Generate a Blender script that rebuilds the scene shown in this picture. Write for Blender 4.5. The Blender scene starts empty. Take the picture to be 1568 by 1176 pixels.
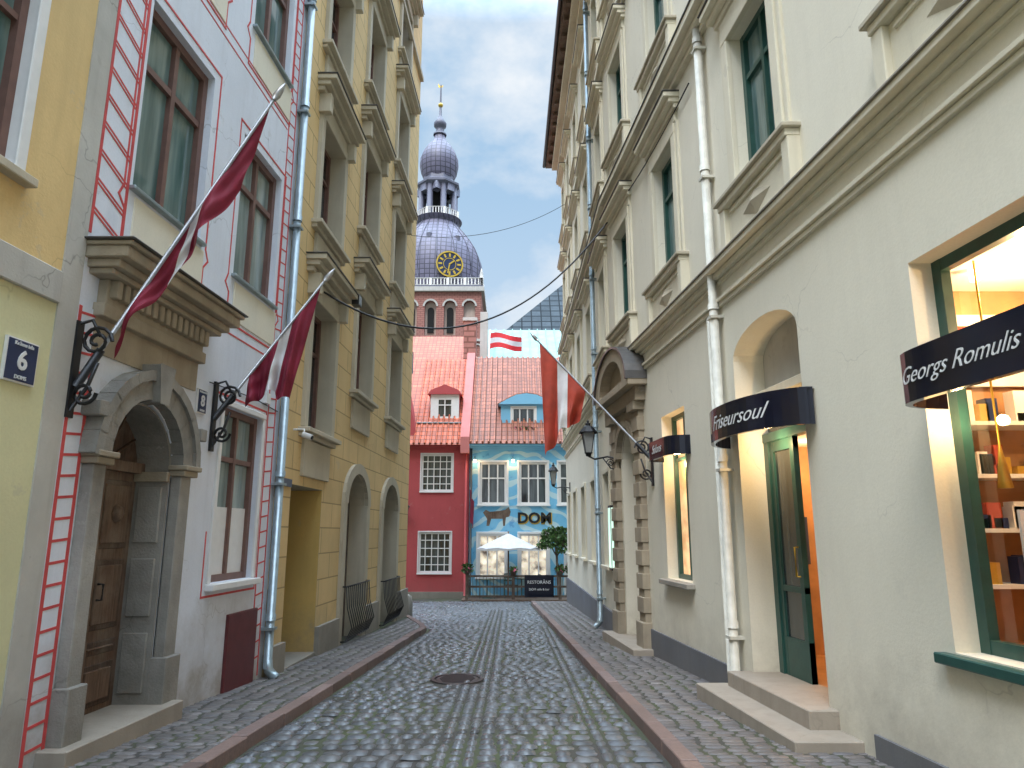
import bpy, math, random
import numpy as np
from mathutils import Vector
random.seed(7); rng=np.random.default_rng(3)
F=1080.0;P=math.radians(11.9);H=1.6
sc=bpy.context.scene
def g(y): return -0.036*min(max(y,-10),31)
# ------------------------------------------------------------ materials
def nt(name):
    m=bpy.data.materials.new(name);m.use_nodes=True
    t=m.node_tree;return m,t,t.nodes['Principled BSDF']
def N(t,ty,**k):
    n=t.nodes.new(ty)
    for a,v in k.items(): setattr(n,a,v)
    return n
def c4(c,f=1): return (c[0]*f,c[1]*f,c[2]*f,1)
def pos(t,scale=(1,1,1)):
    gn=N(t,'ShaderNodeNewGeometry');mp=N(t,'ShaderNodeMapping');mp.inputs['Scale'].default_value=scale
    t.links.new(gn.outputs['Position'],mp.inputs[0]);return mp.outputs[0]
def noise(t,vec,s,d=4,r=.55,out=0):
    n=N(t,'ShaderNodeTexNoise');n.inputs['Scale'].default_value=s;n.inputs['Detail'].default_value=d;n.inputs['Roughness'].default_value=r
    t.links.new(vec,n.inputs['Vector']);return n.outputs[out]
def ramp(t,fac,stops):
    r=N(t,'ShaderNodeValToRGB');e=r.color_ramp.elements
    while len(e)<len(stops): e.new(.5)
    for i,(p,c) in enumerate(stops): e[i].position=p;e[i].color=c if len(c)==4 else (*c,1)
    t.links.new(fac,r.inputs[0]);return r.outputs[0]
def mix(t,f,a,b,mode='MIX'):
    m=N(t,'ShaderNodeMix',data_type='RGBA',blend_type=mode)
    for i,v in ((0,f),(6,a),(7,b)):
        if hasattr(v,'is_output'): t.links.new(v,m.inputs[i])
        else: m.inputs[i].default_value=v
    return m.outputs[2]
def mth(t,op,a,b):
    m=N(t,'ShaderNodeMath',operation=op)
    for i,v in ((0,a),(1,b)):
        if hasattr(v,'is_output'): t.links.new(v,m.inputs[i])
        else: m.inputs[i].default_value=v
    return m.outputs[0]
def bump(t,h,b,s=.3,dist=.01,nrm=None):
    n=N(t,'ShaderNodeBump');n.inputs['Strength'].default_value=s;n.inputs['Distance'].default_value=dist
    t.links.new(h,n.inputs['Height'])
    if nrm: t.links.new(nrm,n.inputs['Normal'])
    t.links.new(n.outputs[0],b.inputs['Normal']);return n.outputs[0]
def plaster(name,c,dirt=.75,dc=None,bs=.35,lines=None,rough=.85,stain=.5,grime=.5,crack=.35,gc=(.17,.155,.125,1),gh=.8):
    m,t,b=nt(name);v=pos(t)
    big=noise(t,v,.9,4,.65);vs=noise(t,pos(t,(5,5,.45)),1.2,3,.6);fine=noise(t,v,45,3,.6)
    col=mix(t,ramp(t,big,[(.35,(0,0,0)),(.72,(1,1,1))]),c4(c),c4(dc or c,dirt))
    col=mix(t,ramp(t,vs,[(.50,(0,0,0)),(.78,(stain,)*3)]),col,c4((c[0]*.62,c[1]*.6,c[2]*.6)))
    col=mix(t,ramp(t,fine,[(.3,(.25,)*3),(.6,(0,0,0))]),col,c4(c,.8))
    patch=noise(t,v,2.3,5,.7)
    col=mix(t,ramp(t,patch,[(.64,(0,0,0)),(.67,(stain*.7,)*3)]),col,c4((.5,.47,.42),.8))
    if crack:
        nc=noise(t,v,2.5,3,.6,1);vm=N(t,'ShaderNodeVectorMath',operation='MULTIPLY_ADD');t.links.new(nc,vm.inputs[0]);vm.inputs[1].default_value=(.5,.5,.5);t.links.new(v,vm.inputs[2])
        vo=N(t,'ShaderNodeTexVoronoi',feature='DISTANCE_TO_EDGE');vo.inputs['Scale'].default_value=.8;t.links.new(vm.outputs[0],vo.inputs['Vector'])
        ck=ramp(t,vo.outputs['Distance'],[(0,(1,1,1)),(.006,(0,0,0))]);mk=ramp(t,noise(t,v,.7,2),[(.5,(0,0,0)),(.6,(crack,)*3)])
        col=mix(t,mix(t,1.0,ck,mk,'MULTIPLY'),col,c4(c,.3))
    if grime:
        gn=N(t,'ShaderNodeNewGeometry');dt=N(t,'ShaderNodeVectorMath',operation='DOT_PRODUCT');t.links.new(gn.outputs['Position'],dt.inputs[0]);dt.inputs[1].default_value=(0,.036,1)
        hh=mth(t,'SUBTRACT',dt.outputs['Value'],mth(t,'MULTIPLY',patch,1.6))
        hh=mth(t,'ADD',hh,.7)
        col=mix(t,ramp(t,hh,[(.0,(grime,)*3),(.35,(grime*.5,)*3),(gh,(0,0,0))]),col,gc)
    h=mix(t,.5,fine,noise(t,v,9,3,.6))
    nrm=bump(t,h,b,bs,.012)
    if lines:
        gn=N(t,'ShaderNodeNewGeometry');sp=N(t,'ShaderNodeSeparateXYZ');cb=N(t,'ShaderNodeCombineXYZ')
        t.links.new(gn.outputs['Position'],sp.inputs[0]);t.links.new(sp.outputs[lines[3]],cb.inputs[0]);t.links.new(sp.outputs[2],cb.inputs[1])
        br=N(t,'ShaderNodeTexBrick');br.inputs['Scale'].default_value=1;br.inputs['Brick Width'].default_value=lines[0];br.inputs['Row Height'].default_value=lines[1]
        br.inputs['Mortar Size'].default_value=lines[2];br.inputs['Mortar Smooth'].default_value=.3
        br.inputs['Color1'].default_value=(1,1,1,1);br.inputs['Color2'].default_value=(.9,.9,.9,1);br.inputs['Mortar'].default_value=(.5,.48,.45,1)
        t.links.new(cb.outputs[0],br.inputs['Vector'])
        col=mix(t,1.0,col,br.outputs['Color'],'MULTIPLY')
        bump(t,br.outputs['Fac'],b,-.5,.015,nrm)
    t.links.new(col,b.inputs['Base Color']);b.inputs['Roughness'].default_value=rough
    return m
def simple(name,c,rough=.5,metal=0,var=.25,scale=8,bs=.1,spec=.5):
    m,t,b=nt(name);v=pos(t);n=noise(t,v,scale,4)
    t.links.new(mix(t,ramp(t,n,[(.3,(0,0,0)),(.7,(1,1,1))]),c4(c),c4(c,1-var)),b.inputs['Base Color'])
    b.inputs['Roughness'].default_value=rough;b.inputs['Metallic'].default_value=metal;b.inputs['Specular IOR Level'].default_value=spec
    if bs: bump(t,noise(t,v,scale*4,2),b,bs,.005)
    return m
def oldwood(name,c):
    m,t,b=nt(name);n=noise(t,pos(t,(30,30,2)),1.3,6,.7);n2=noise(t,pos(t),3,4,.6)
    col=ramp(t,n,[(.3,c4(c,.4)),(.55,c4(c)),(.75,c4(c,1.7))])
    t.links.new(mix(t,ramp(t,n2,[(.42,(0,0,0)),(.68,(.55,)*3)]),col,c4((.24,.20,.16))),b.inputs['Base Color']);b.inputs['Roughness'].default_value=.6
    bump(t,n,b,.5,.006);return m
def stone(name,c,rough=.4,lo=.6,rr=.25,moss=0,scale=30):
    m,t,b=nt(name);v=pos(t);gn=N(t,'ShaderNodeNewGeometry')
    col=ramp(t,gn.outputs['Random Per Island'],[(0,c4(c,lo)),(.35,c4(c,.95)),(.6,c4((c[0]*1.12,c[1]*1.06,c[2]))),(.85,c4((c[0]*.9,c[1]*.97,c[2]*1.08))),(1,c4(c,1.5))])
    n=noise(t,v,scale,4,.65)
    col=mix(t,ramp(t,n,[(.3,(.6,)*3),(.65,(0,0,0))]),col,c4(c,.5))
    n2=noise(t,v,.8,4)
    t.links.new(mix(t,ramp(t,n2,[(.4,(0,0,0)),(.7,(.4,)*3)]),col,c4(c,.6)),b.inputs['Base Color'])
    t.links.new(ramp(t,n2,[(.3,(rough-rr*.5,)*3),(.7,(rough+rr,)*3)]),b.inputs['Roughness'])
    bump(t,n,b,.35,.006);return m
def glass(name,c,c2,rough=.06):
    m,t,b=nt(name);n=noise(t,pos(t,(6,6,.7)),1.0,3)
    t.links.new(ramp(t,n,[(.35,c4(c)),(.65,c4(c2))]),b.inputs['Base Color'])
    b.inputs['Roughness'].default_value=rough;b.inputs['Specular IOR Level'].default_value=.9
    bump(t,noise(t,pos(t),1.6,2),b,.06,.03);return m
def emit(name,c,s,c2=None,scale=3):
    m,t,b=nt(name);n=noise(t,pos(t),scale,4)
    cc=ramp(t,n,[(.35,c4(c)),(.65,c4(c2 or c))])
    t.links.new(cc,b.inputs['Emission Color']);b.inputs['Emission Strength'].default_value=s;t.links.new(cc,b.inputs['Base Color']);b.inputs['Roughness'].default_value=.2;return m
def tiles(name,c,ax=0,w=.24,h=.2,wet=.55,var=.7,spec=.5,bs=-.8):
    m,t,b=nt(name);gn=N(t,'ShaderNodeNewGeometry');sp=N(t,'ShaderNodeSeparateXYZ');cb=N(t,'ShaderNodeCombineXYZ')
    t.links.new(gn.outputs['Position'],sp.inputs[0]);t.links.new(sp.outputs[ax],cb.inputs[0]);t.links.new(sp.outputs[2],cb.inputs[1])
    br=N(t,'ShaderNodeTexBrick',offset=0.0);br.inputs['Scale'].default_value=1;br.inputs['Brick Width'].default_value=w;br.inputs['Row Height'].default_value=h
    br.inputs['Mortar Size'].default_value=h*.12;br.inputs['Mortar Smooth'].default_value=.6;br.inputs['Bias'].default_value=0
    br.inputs['Color1'].default_value=c4(c,1.15);br.inputs['Color2'].default_value=c4(c,var);br.inputs['Mortar'].default_value=c4(c,.25)
    t.links.new(cb.outputs[0],br.inputs['Vector'])
    n=noise(t,pos(t),1.5,5,.7)
    t.links.new(mix(t,ramp(t,n,[(.4,(0,0,0)),(.7,(.5,)*3)]),br.outputs[0],c4(c,.5)),b.inputs['Base Color'])
    b.inputs['Roughness'].default_value=wet;b.inputs['Specular IOR Level'].default_value=spec
    bump(t,br.outputs['Fac'],b,bs,.03);return m
MT={}
MT['white']=plaster('white_plaster',(.75,.79,.87),.9,bs=.25,stain=.28,grime=.85,crack=.5,gc=(.34,.31,.27,1),gh=1.0)
MT['cream0']=plaster('pale_yellow_plaster',(.70,.67,.40),.86,stain=.35,grime=.6,crack=.5)
MT['ochre0']=plaster('ochre_plaster',(.76,.55,.25),.86,stain=.3)
MT['strip']=plaster('old_plaster',(.56,.54,.49),.7,stain=.8,crack=.7)
MT['yellow']=plaster('yellow_plaster',(.76,.55,.26),.87,lines=(1.1,.42,.012,1),stain=.28)
MT['yellowp']=plaster('yellow_plain_plaster',(.68,.45,.14),.85,stain=.25)
MT['beige']=plaster('beige_trim',(.56,.50,.38),.78,stain=.45,crack=0)
MT['greyst']=plaster('weathered_stone',(.40,.38,.34),.36,bs=1.0,stain=.95,crack=1.0,grime=.6)
MT['hood']=plaster('door_hood_stone',(.44,.37,.27),.5,bs=.7,stain=.8)
MT['portal']=plaster('portal_sandstone',(.44,.37,.27),.62,bs=.5,stain=.6,crack=0)
MT['cream']=plaster('cream_plaster',(.80,.755,.62),.94,bs=.2,stain=.12,crack=.3,grime=.6,gc=(.40,.36,.29,1))
MT['creamw']=plaster('cream_far_plaster',(.77,.725,.59),.92,bs=.22,stain=.15,gc=(.36,.33,.27,1))
MT['creamt']=plaster('cream_trim',(.77,.715,.56),.86,bs=.25,stain=.35,crack=0)
MT['plinth']=plaster('grey_plinth',(.16,.17,.195),.7,bs=.3,stain=.4,grime=.35)
MT['bplinth']=plaster('beige_plinth',(.36,.33,.28),.7,bs=.3,stain=.5)
MT['maroon']=simple('maroon_board',(.13,.025,.03),.5)
MT['redl']=simple('red_paint',(.66,.08,.08),.7)
MT['wood']=oldwood('brown_wood',(.14,.085,.055))
MT['wood2']=oldwood('dark_wood',(.08,.05,.035))
MT['wframe']=simple('brown_window_frame',(.19,.10,.08),.45)
MT['gframe']=simple('green_window_frame',(.025,.09,.075),.35)
MT['wht']=simple('white_paint',(.8,.8,.79),.45,var=.08)
MT['pipe']=simple('painted_pipe',(.68,.66,.57),.45)
MT['zinc']=simple('zinc_pipe',(.34,.42,.45),.35,.5)
MT['darkm']=simple('dark_metal',(.04,.038,.038),.4,.3)
MT['black']=simple('black_iron',(.012,.012,.014),.45)
MT['navy']=simple('navy_sign',(.008,.010,.022),.12,bs=0)
MT['navyp']=simple('navy_plate',(.02,.035,.10),.3,bs=0)
MT['alu']=simple('silver_pole',(.42,.42,.42),.35,.6)
MT['glg']=glass('window_glass_green',(.06,.12,.115),(.17,.25,.24))
MT['gld']=glass('window_glass_dark',(.015,.02,.022),(.08,.10,.105))
MT['glc']=glass('window_glass_curtain',(.13,.19,.19),(.32,.39,.38),.1)
MT['void']=simple('dark_interior',(.012,.011,.010),.9,bs=0)
MT['copper']=simple('dark_lead_sheet',(.10,.095,.09),.4,.2)
MT['redh']=plaster('red_plaster',(.48,.08,.085),.88,stain=.2,grime=.2)
MT['pink']=plaster('pink_firewall',(.66,.22,.20),.85,stain=.3)
MT['roofo']=tiles('orange_roof_tiles',(.64,.15,.065))
MT['roofb']=tiles('brown_roof_tiles',(.42,.14,.075))
MT['slate']=tiles('dark_roof_sheet',(.085,.105,.12),0,1.3,1.0,.9,.85,.1,-.2)
MT['dome']=tiles('dome_shingles',(.19,.175,.25),0,.9,.9,.5,.85)
MT['domep']=simple('dome_lead',(.15,.15,.20),.45)
MT['patina']=simple('copper_patina',(.28,.52,.46),.6,scale=1.5)
MT['gold']=simple('gold_paint',(.75,.5,.08),.35,.6,bs=0)
MT['brick']=plaster('cathedral_brick',(.46,.20,.16),.8,lines=(.9,.35,.06,0),stain=.3,crack=0)  # tone lightened: distance haze is put into the brick colour
MT['nich']=plaster('niche_plaster',(.60,.48,.40),.8,stain=.4,crack=0)
MT['limes']=plaster('limestone',(.58,.55,.50),.8,stain=.4,crack=0)
MT['setts']=stone('cobble_stone',(.135,.143,.15),.27,.55,.18)
MT['paver']=stone('pavement_setts',(.16,.145,.138),.5,.7,.2)
MT['kerb']=stone('granite_kerb',(.23,.16,.14),.5,.6,.2)
MT['step']=plaster('step_stone',(.42,.36,.29),.72,bs=.4,stain=.6,grime=.3)
MT['carm']=simple('carmine_cloth',(.25,.012,.04),.75,var=.35,scale=5,bs=.15)
MT['orcl']=simple('red_orange_cloth',(.50,.065,.035),.75,var=.4,scale=4,bs=.15)
MT['whcl']=simple('white_cloth',(.72,.72,.73),.8,var=.15,bs=.1)
MT['lit']=emit('warm_lit_interior',(1,.62,.28),1.2,(.75,.38,.15),2.5)
MT['litglass']=emit('warm_lit_window',(1,.68,.36),1.0,(.6,.33,.15),2.5)
MT['litw']=emit('lit_window',(1,.88,.68),.9,(.08,.06,.05),1.8)
MT['lamp']=emit('lamp_glow',(1,.8,.5),8)
MT['lbox']=emit('green_light_box',(.55,.9,.7),.9,(.75,.95,.85))
MT['gline']=simple('lamp_glass',(.35,.36,.35),.15,bs=0)
MT['orwood']=simple('orange_wood',(.52,.27,.12),.4,scale=3,var=.4)
MT['flagred']=simple('flag_red_cloth',(.75,.03,.04),.7)
def mk_ground():
    m,t,b=nt('joint_soil');v=pos(t);n=noise(t,v,1.1,5,.6);f=noise(t,v,40,3)
    c=mix(t,ramp(t,n,[(.42,(0,0,0)),(.6,(1,1,1))]),(.05,.047,.042,1),(.06,.074,.032,1))
    t.links.new(c,b.inputs['Base Color']);b.inputs['Roughness'].default_value=.8;bump(t,f,b,.6,.01);return m
MT['soil']=mk_ground()
def mk_leaf(name,c):
    m,t,b=nt(name);gn=N(t,'ShaderNodeNewGeometry')
    t.links.new(ramp(t,gn.outputs['Random Per Island'],[(0,c4(c,.4)),(.6,c4(c)),(1,c4(c,1.7))]),b.inputs['Base Color']);b.inputs['Roughness'].default_value=.5;return m
MT['leaf']=mk_leaf('leaf_green',(.06,.13,.03));MT['flower']=mk_leaf('flower_pink',(.6,.12,.2))
def mk_blue():
    m,t,b=nt('painted_blue_plaster');v=pos(t);n=noise(t,v,1.5,3);w=N(t,'ShaderNodeTexWave',wave_type='RINGS',rings_direction='Y')
    w.inputs['Scale'].default_value=.55;w.inputs['Distortion'].default_value=9;w.inputs['Detail'].default_value=2;t.links.new(v,w.inputs[0])
    c=mix(t,ramp(t,n,[(.3,(0,0,0)),(.7,(1,1,1))]),(.22,.54,.76,1),(.13,.44,.70,1))
    c=mix(t,ramp(t,w.outputs[1],[(.74,(0,0,0)),(.85,(.7,)*3)]),c,(.60,.76,.76,1))
    c=mix(t,ramp(t,noise(t,v,2.7,5),[(.62,(0,0,0)),(.67,(.5,)*3)]),c,(.05,.20,.50,1))
    t.links.new(c,b.inputs['Base Color']);b.inputs['Roughness'].default_value=.8;return m
MT['blue']=mk_blue();MT['bluep']=plaster('blue_plain',(.22,.52,.74),.92,stain=.1,crack=0)
def mk_sg():
    m=bpy.data.materials.new('thin_shop_glass');m.use_nodes=True;t=m.node_tree;t.nodes.remove(t.nodes['Principled BSDF'])
    tr=N(t,'ShaderNodeBsdfTransparent');gl=N(t,'ShaderNodeBsdfGlossy');gl.inputs['Roughness'].default_value=.02;fr=N(t,'ShaderNodeLayerWeight');fr.inputs[0].default_value=.25;mx=N(t,'ShaderNodeMixShader')
    f2=mth(t,'MULTIPLY',fr.outputs['Facing'],.4)
    t.links.new(f2,mx.inputs[0]);t.links.new(tr.outputs[0],mx.inputs[1]);t.links.new(gl.outputs[0],mx.inputs[2]);t.links.new(mx.outputs[0],t.nodes['Material Output'].inputs[0]);return m
MT['shopglass']=mk_sg()
# ------------------------------------------------------------ builder
BEV=('trim','hood','sill','step','kerb','surround','ledge','pilaster','panel')
class B:
    def __init__(s,name): s.name=name;s.p={}
    def geo(s,part,mat,v,f,sm=False):
        d=s.p.setdefault((part,mat),[[],[],[]]);o=len(d[0]);d[0].extend([tuple(x) for x in v])
        for q in f: d[1].append(tuple(i+o for i in q));d[2].append(sm)
    def box(s,M,part,mat,s0,s1,d0,d1,z0,z1):
        v=[M(a,b_,c) for a in (s0,s1) for b_ in (d0,d1) for c in (z0,z1)]
        s.geo(part,mat,v,[(0,1,3,2),(4,6,7,5),(0,4,5,1),(2,3,7,6),(0,2,6,4),(1,5,7,3)])
    def prism(s,M,part,mat,pts,d0,d1):
        n=len(pts);v=[M(a,d0,b_) for a,b_ in pts]+[M(a,d1,b_) for a,b_ in pts]
        s.geo(part,mat,v,[tuple(range(n)),tuple(range(2*n-1,n-1,-1))]+[(i,(i+1)%n,n+(i+1)%n,n+i) for i in range(n)])
    def line(s,M,part,mat,pts,w,d0=.003):
        for i in range(len(pts)-1):
            (a,b_),(c,d)=pts[i],pts[i+1];L=math.hypot(c-a,d-b_) or 1;nx,ny=-(d-b_)/L*w/2,(c-a)/L*w/2
            ex,ey=(c-a)/L*w/2,(d-b_)/L*w/2
            s.prism(M,part,mat,[(a-ex+nx,b_-ey+ny),(c+ex+nx,d+ey+ny),(c+ex-nx,d+ey-ny),(a-ex-nx,b_-ey-ny)],-.002,d0+.0007*(i%5))
    def tube(s,part,mat,pts,r,n=8):
        pts=[Vector(p) for p in pts];v=[];f=[]
        for i,p in enumerate(pts):
            t=(pts[min(i+1,len(pts)-1)]-pts[max(i-1,0)]).normalized()
            a=t.cross(Vector((0,0,1)));
            if a.length<.05: a=t.cross(Vector((0,1,0)))
            a.normalize();b_=t.cross(a);rr=r[i] if isinstance(r,(list,tuple)) else r
            for k in range(n):
                an=2*math.pi*k/n;v.append(p+a*math.cos(an)*rr+b_*math.sin(an)*rr)
        for i in range(len(pts)-1):
            for k in range(n): f.append((i*n+k,i*n+(k+1)%n,(i+1)*n+(k+1)%n,(i+1)*n+k))
        f.append(tuple(range(n)));f.append(tuple(range((len(pts)-1)*n,len(pts)*n)))
        s.geo(part,mat,v,f,True)
    def lathe(s,part,mat,c,prof,n=24,sm=True,rot=0,sy=1):
        v=[];f=[]
        for r,z in prof:
            for k in range(n):
                a=2*math.pi*k/n+rot;v.append((c[0]+r*math.cos(a),c[1]+r*math.sin(a)*sy,c[2]+z))
        for i in range(len(prof)-1):
            for k in range(n): f.append((i*n+k,i*n+(k+1)%n,(i+1)*n+(k+1)%n,(i+1)*n+k))
        s.geo(part,mat,v,f,sm)
    def ring(s,M,part,mat,sc_,zc,r0,r1,d0,d1,a0=0,a1=180,n=14,ky=1):
        for i in range(n):
            A=math.radians(a0+(a1-a0)*i/n);C=math.radians(a0+(a1-a0)*(i+1)/n)
            s.prism(M,part,mat,[(sc_+r0*math.cos(A),zc+ky*r0*math.sin(A)),(sc_+r1*math.cos(A),zc+ky*r1*math.sin(A)),(sc_+r1*math.cos(C),zc+ky*r1*math.sin(C)),(sc_+r0*math.cos(C),zc+ky*r0*math.sin(C))],d0,d1)
    def leaves(s,part,mat,c,r,n,size=.05):
        for _ in range(n):
            d=Vector((random.gauss(0,1),random.gauss(0,1),random.gauss(0,1))).normalized()*random.random()**.4
            p=Vector((c[0]+d.x*r[0],c[1]+d.y*r[1],c[2]+d.z*r[2]))
            a=Vector((random.uniform(-1,1),random.uniform(-1,1),random.uniform(-1,1))).normalized();b_=a.cross(Vector((random.uniform(-1,1),1,.3))).normalized()
            k=size*random.uniform(.6,1.4);s.geo(part,mat,[p-a*k,p+b_*k*.5,p+a*k,p-b_*k*.5],[(0,1,2,3)])
    def text(s,part,mat,txt,size,f,shear=0,ext=.004,bold=0):
        cu=bpy.data.curves.new('t','FONT');cu.body=txt;cu.size=size;cu.shear=shear;cu.align_x='CENTER';cu.align_y='CENTER';cu.extrude=ext;cu.resolution_u=3;cu.offset=bold
        o=bpy.data.objects.new('t',cu);sc.collection.objects.link(o);bpy.context.view_layer.update()
        me=bpy.data.meshes.new_from_object(o.evaluated_get(bpy.context.evaluated_depsgraph_get()))
        s.geo(part,mat,[f(*v.co) for v in me.vertices],[tuple(p.vertices) for p in me.polygons])
        bpy.data.objects.remove(o);bpy.data.meshes.remove(me)
    def done(s):
        allv=[v for d in s.p.values() for v in d[0]];a=np.array(allv);c=(a.min(0)+a.max(0))/2;c[2]=a[:,2].min()
        single=len(s.p)==1
        if not single:
            e=bpy.data.objects.new(s.name,None);e.location=c;e.empty_display_size=.3;sc.collection.objects.link(e)
        for (part,mat),(v,f,sm) in s.p.items():
            me=bpy.data.meshes.new(part);me.from_pydata([tuple(x) for x in (np.array(v)-c)],[],f);me.materials.append(MT[mat])
            me.polygons.foreach_set('use_smooth',sm);me.update()
            o=bpy.data.objects.new(s.name if single else part,me);sc.collection.objects.link(o)
            if single: o.location=c
            else: o.parent=e
            if any(k in part for k in BEV):
                md=o.modifiers.new('bevel','BEVEL');md.width=.008;md.segments=1;md.limit_method='ANGLE'
L1=lambda s,d,z:(-3.9+.06*s+d,s,z)
L2=lambda s,d,z:(-3.56+.03*s+d,s,z)
R1=lambda s,d,z:(3.39-.09*s-d,s,z)
R2=lambda s,d,z:(2.20-.005*s-d,s,z)
def EM(y0): return lambda s,d,z:(s,y0-d,z)
I=lambda x,y,z:(x,y,z)
def facade(b,M,part,mat,s0,s1,z0,z1,ops,revmat=None,d=0.0):
    """ops:(s0,s1,z0,z1,depth,rise)"""
    ss=sorted({s0,s1}|{min(max(o[i],s0),s1) for o in ops for i in (0,1)});zs=sorted({z0,z1}|{min(max(o[i],z0),z1) for o in ops for i in (2,3)})
    for i in range(len(ss)-1):
        for j in range(len(zs)-1):
            cs,cz=(ss[i]+ss[i+1])/2,(zs[j]+zs[j+1])/2
            if any(o[0]<cs<o[1] and o[2]<cz<o[3] for o in ops): continue
            b.geo(part,mat,[M(ss[i],d,zs[j]),M(ss[i+1],d,zs[j]),M(ss[i+1],d,zs[j+1]),M(ss[i],d,zs[j+1])],[(0,1,2,3)])
    rm=revmat or mat
    for a,c,e,f,dp,ri in ops:
        if not(a>=s0-.01 and c<=s1+.01 and e>=z0-.01 and f<=z1+.01): continue
        zt=f-ri
        for q in ([M(a,d,e),M(a,-dp,e),M(a,-dp,zt),M(a,d,zt)],[M(c,d,e),M(c,-dp,e),M(c,-dp,zt),M(c,d,zt)],[M(a,d,e),M(c,d,e),M(c,-dp,e),M(a,-dp,e)]): b.geo(part+'_reveal',rm,q,[(0,1,2,3)])
        if ri==0: b.geo(part+'_reveal',rm,[M(a,d,f),M(c,d,f),M(c,-dp,f),M(a,-dp,f)],[(0,1,2,3)])
        else:
            n=14;m=(a+c)/2;hw=(c-a)/2;pt=[(m-hw*math.cos(math.pi*k/n),zt+ri*math.sin(math.pi*k/n)) for k in range(n+1)]
            for k in range(n):
                (x0,y0),(x1,y1)=pt[k],pt[k+1]
                b.geo(part,mat,[M(x0,d,y0),M(x1,d,y1),M(x1,d,f),M(x0,d,f)],[(0,1,2,3)])
                b.geo(part+'_reveal',rm,[M(x0,d,y0),M(x1,d,y1),M(x1,-dp,y1),M(x0,-dp,y0)],[(0,1,2,3)])
def window(b,M,o,fm,gm,vs=1,hs=(.66,),fw=.07,mw=.05,name='window'):
    a,c,e,f,dp,_=o;d0=-dp+.02
    if gm=='shopglass': b.geo(name+'_glass',gm,[M(a,d0,e),M(c,d0,e),M(c,d0,f),M(a,d0,f)],[(0,1,2,3)])
    else: b.box(M,name+'_glass',gm,a,c,-dp-.03,d0,e,f)
    for q in ((a,a+fw),(c-fw,c)): b.box(M,name+'_frame',fm,q[0],q[1],d0-.01,d0+.06,e,f)
    for q in ((e,e+fw),(f-fw,f)): b.box(M,name+'_frame',fm,a+.001,c-.001,d0-.01,d0+.056,q[0],q[1])
    for k in range(vs):
        x=a+(c-a)*(k+1)/(vs+1);b.box(M,name+'_frame',fm,x-mw/2,x+mw/2,d0-.01,d0+.052,e,f)
    for h in hs:
        z=e+(f-e)*h;b.box(M,name+'_frame',fm,a,c,d0-.01,d0+.048,z-mw/2,z+mw/2)
def cornice(b,M,part,mat,s0,s1,z,dp,h=.25,n=3,top=None):
    for i in range(n):
        k=(i+1)/n;e=dp*k;b.box(M,part,mat,s0-e*.3,s1+e*.3,-.01,e,z+h*i/n,z+h*(i+1)/n)
    if top: b.box(M,part+'_cap',top,s0-dp*.35,s1+dp*.35,-.01,dp+.02,z+h,z+h+.025)
def surround(b,M,mat,a,c,e,f,w=.14,dp=.06):
    b.box(M,'window_surround',mat,a-w,a,-.01,dp,e,f);b.box(M,'window_surround',mat,c,c+w,-.01,dp,e,f)
    b.box(M,'window_surround',mat,a-w,c+w,-.01,dp+.003,f,f+w)
def shell(b,M,mat,s0,s1,z0,z1,depth):
    b.geo('side_walls',mat,[M(s0,0,z0),M(s0,-depth,z0),M(s0,-depth,z1),M(s0,0,z1)],[(0,1,2,3)])
    b.geo('side_walls',mat,[M(s1,0,z0),M(s1,-depth,z0),M(s1,-depth,z1),M(s1,0,z1)],[(0,1,2,3)])
    b.geo('side_walls',mat,[M(s0,-depth,z0),M(s1,-depth,z0),M(s1,-depth,z1),M(s0,-depth,z1)],[(0,1,2,3)])
    b.geo('roof_slab',mat,[M(s0,0,z1),M(s1,0,z1),M(s1,-depth,z1),M(s0,-depth,z1)],[(0,1,2,3)])
def pipe(b,M,part,mat,s,d,z0,z1,r=.055):
    b.tube(part,mat,[M(s,d,z0+.12),M(s,d,z1)],r,10)
    b.tube(part,mat,[M(s,d+.12,z0+.0),M(s,d+.02,z0+.1),M(s,d,z0+.22)],r,10)
    z=z0+.6
    while z<z1:
        b.box(M,part+'_clip',mat,s-r-.015,s+r+.015,-.01,d+r+.01,z,z+.035);b.tube(part+'_collar',mat,[M(s,d,z+.12),M(s,d,z+.2)],r+.012,10);z+=1.9
# ------------------------------------------------------------ LEFT: pale yellow house (nearest)
b=B('pale_yellow_house')
o=(3.5,4.68,4.18,6.0,.15,0)
facade(b,L1,'lower_wall','cream0',-6,5.3,-1.3,3.42,[])
facade(b,L1,'upper_wall','ochre0',-6,5.3,3.42,11,[o,(.6,1.8,4.18,6,.15,0)],'wht')
window(b,L1,o,'wframe','glg');window(b,L1,(.6,1.8,4.18,6,.15,0),'wframe','glg')
surround(b,L1,'wht',3.5,4.68,4.18,6.0,.1,.02);b.box(L1,'window_sill','beige',3.35,4.83,-.01,.09,4.1,4.17)
b.box(L1,'belt_trim','strip',-6,5.29,-.01,.035,3.36,3.62)
shell(b,L1,'ochre0',-6,5.3,-1.3,11,9);b.done()
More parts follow.
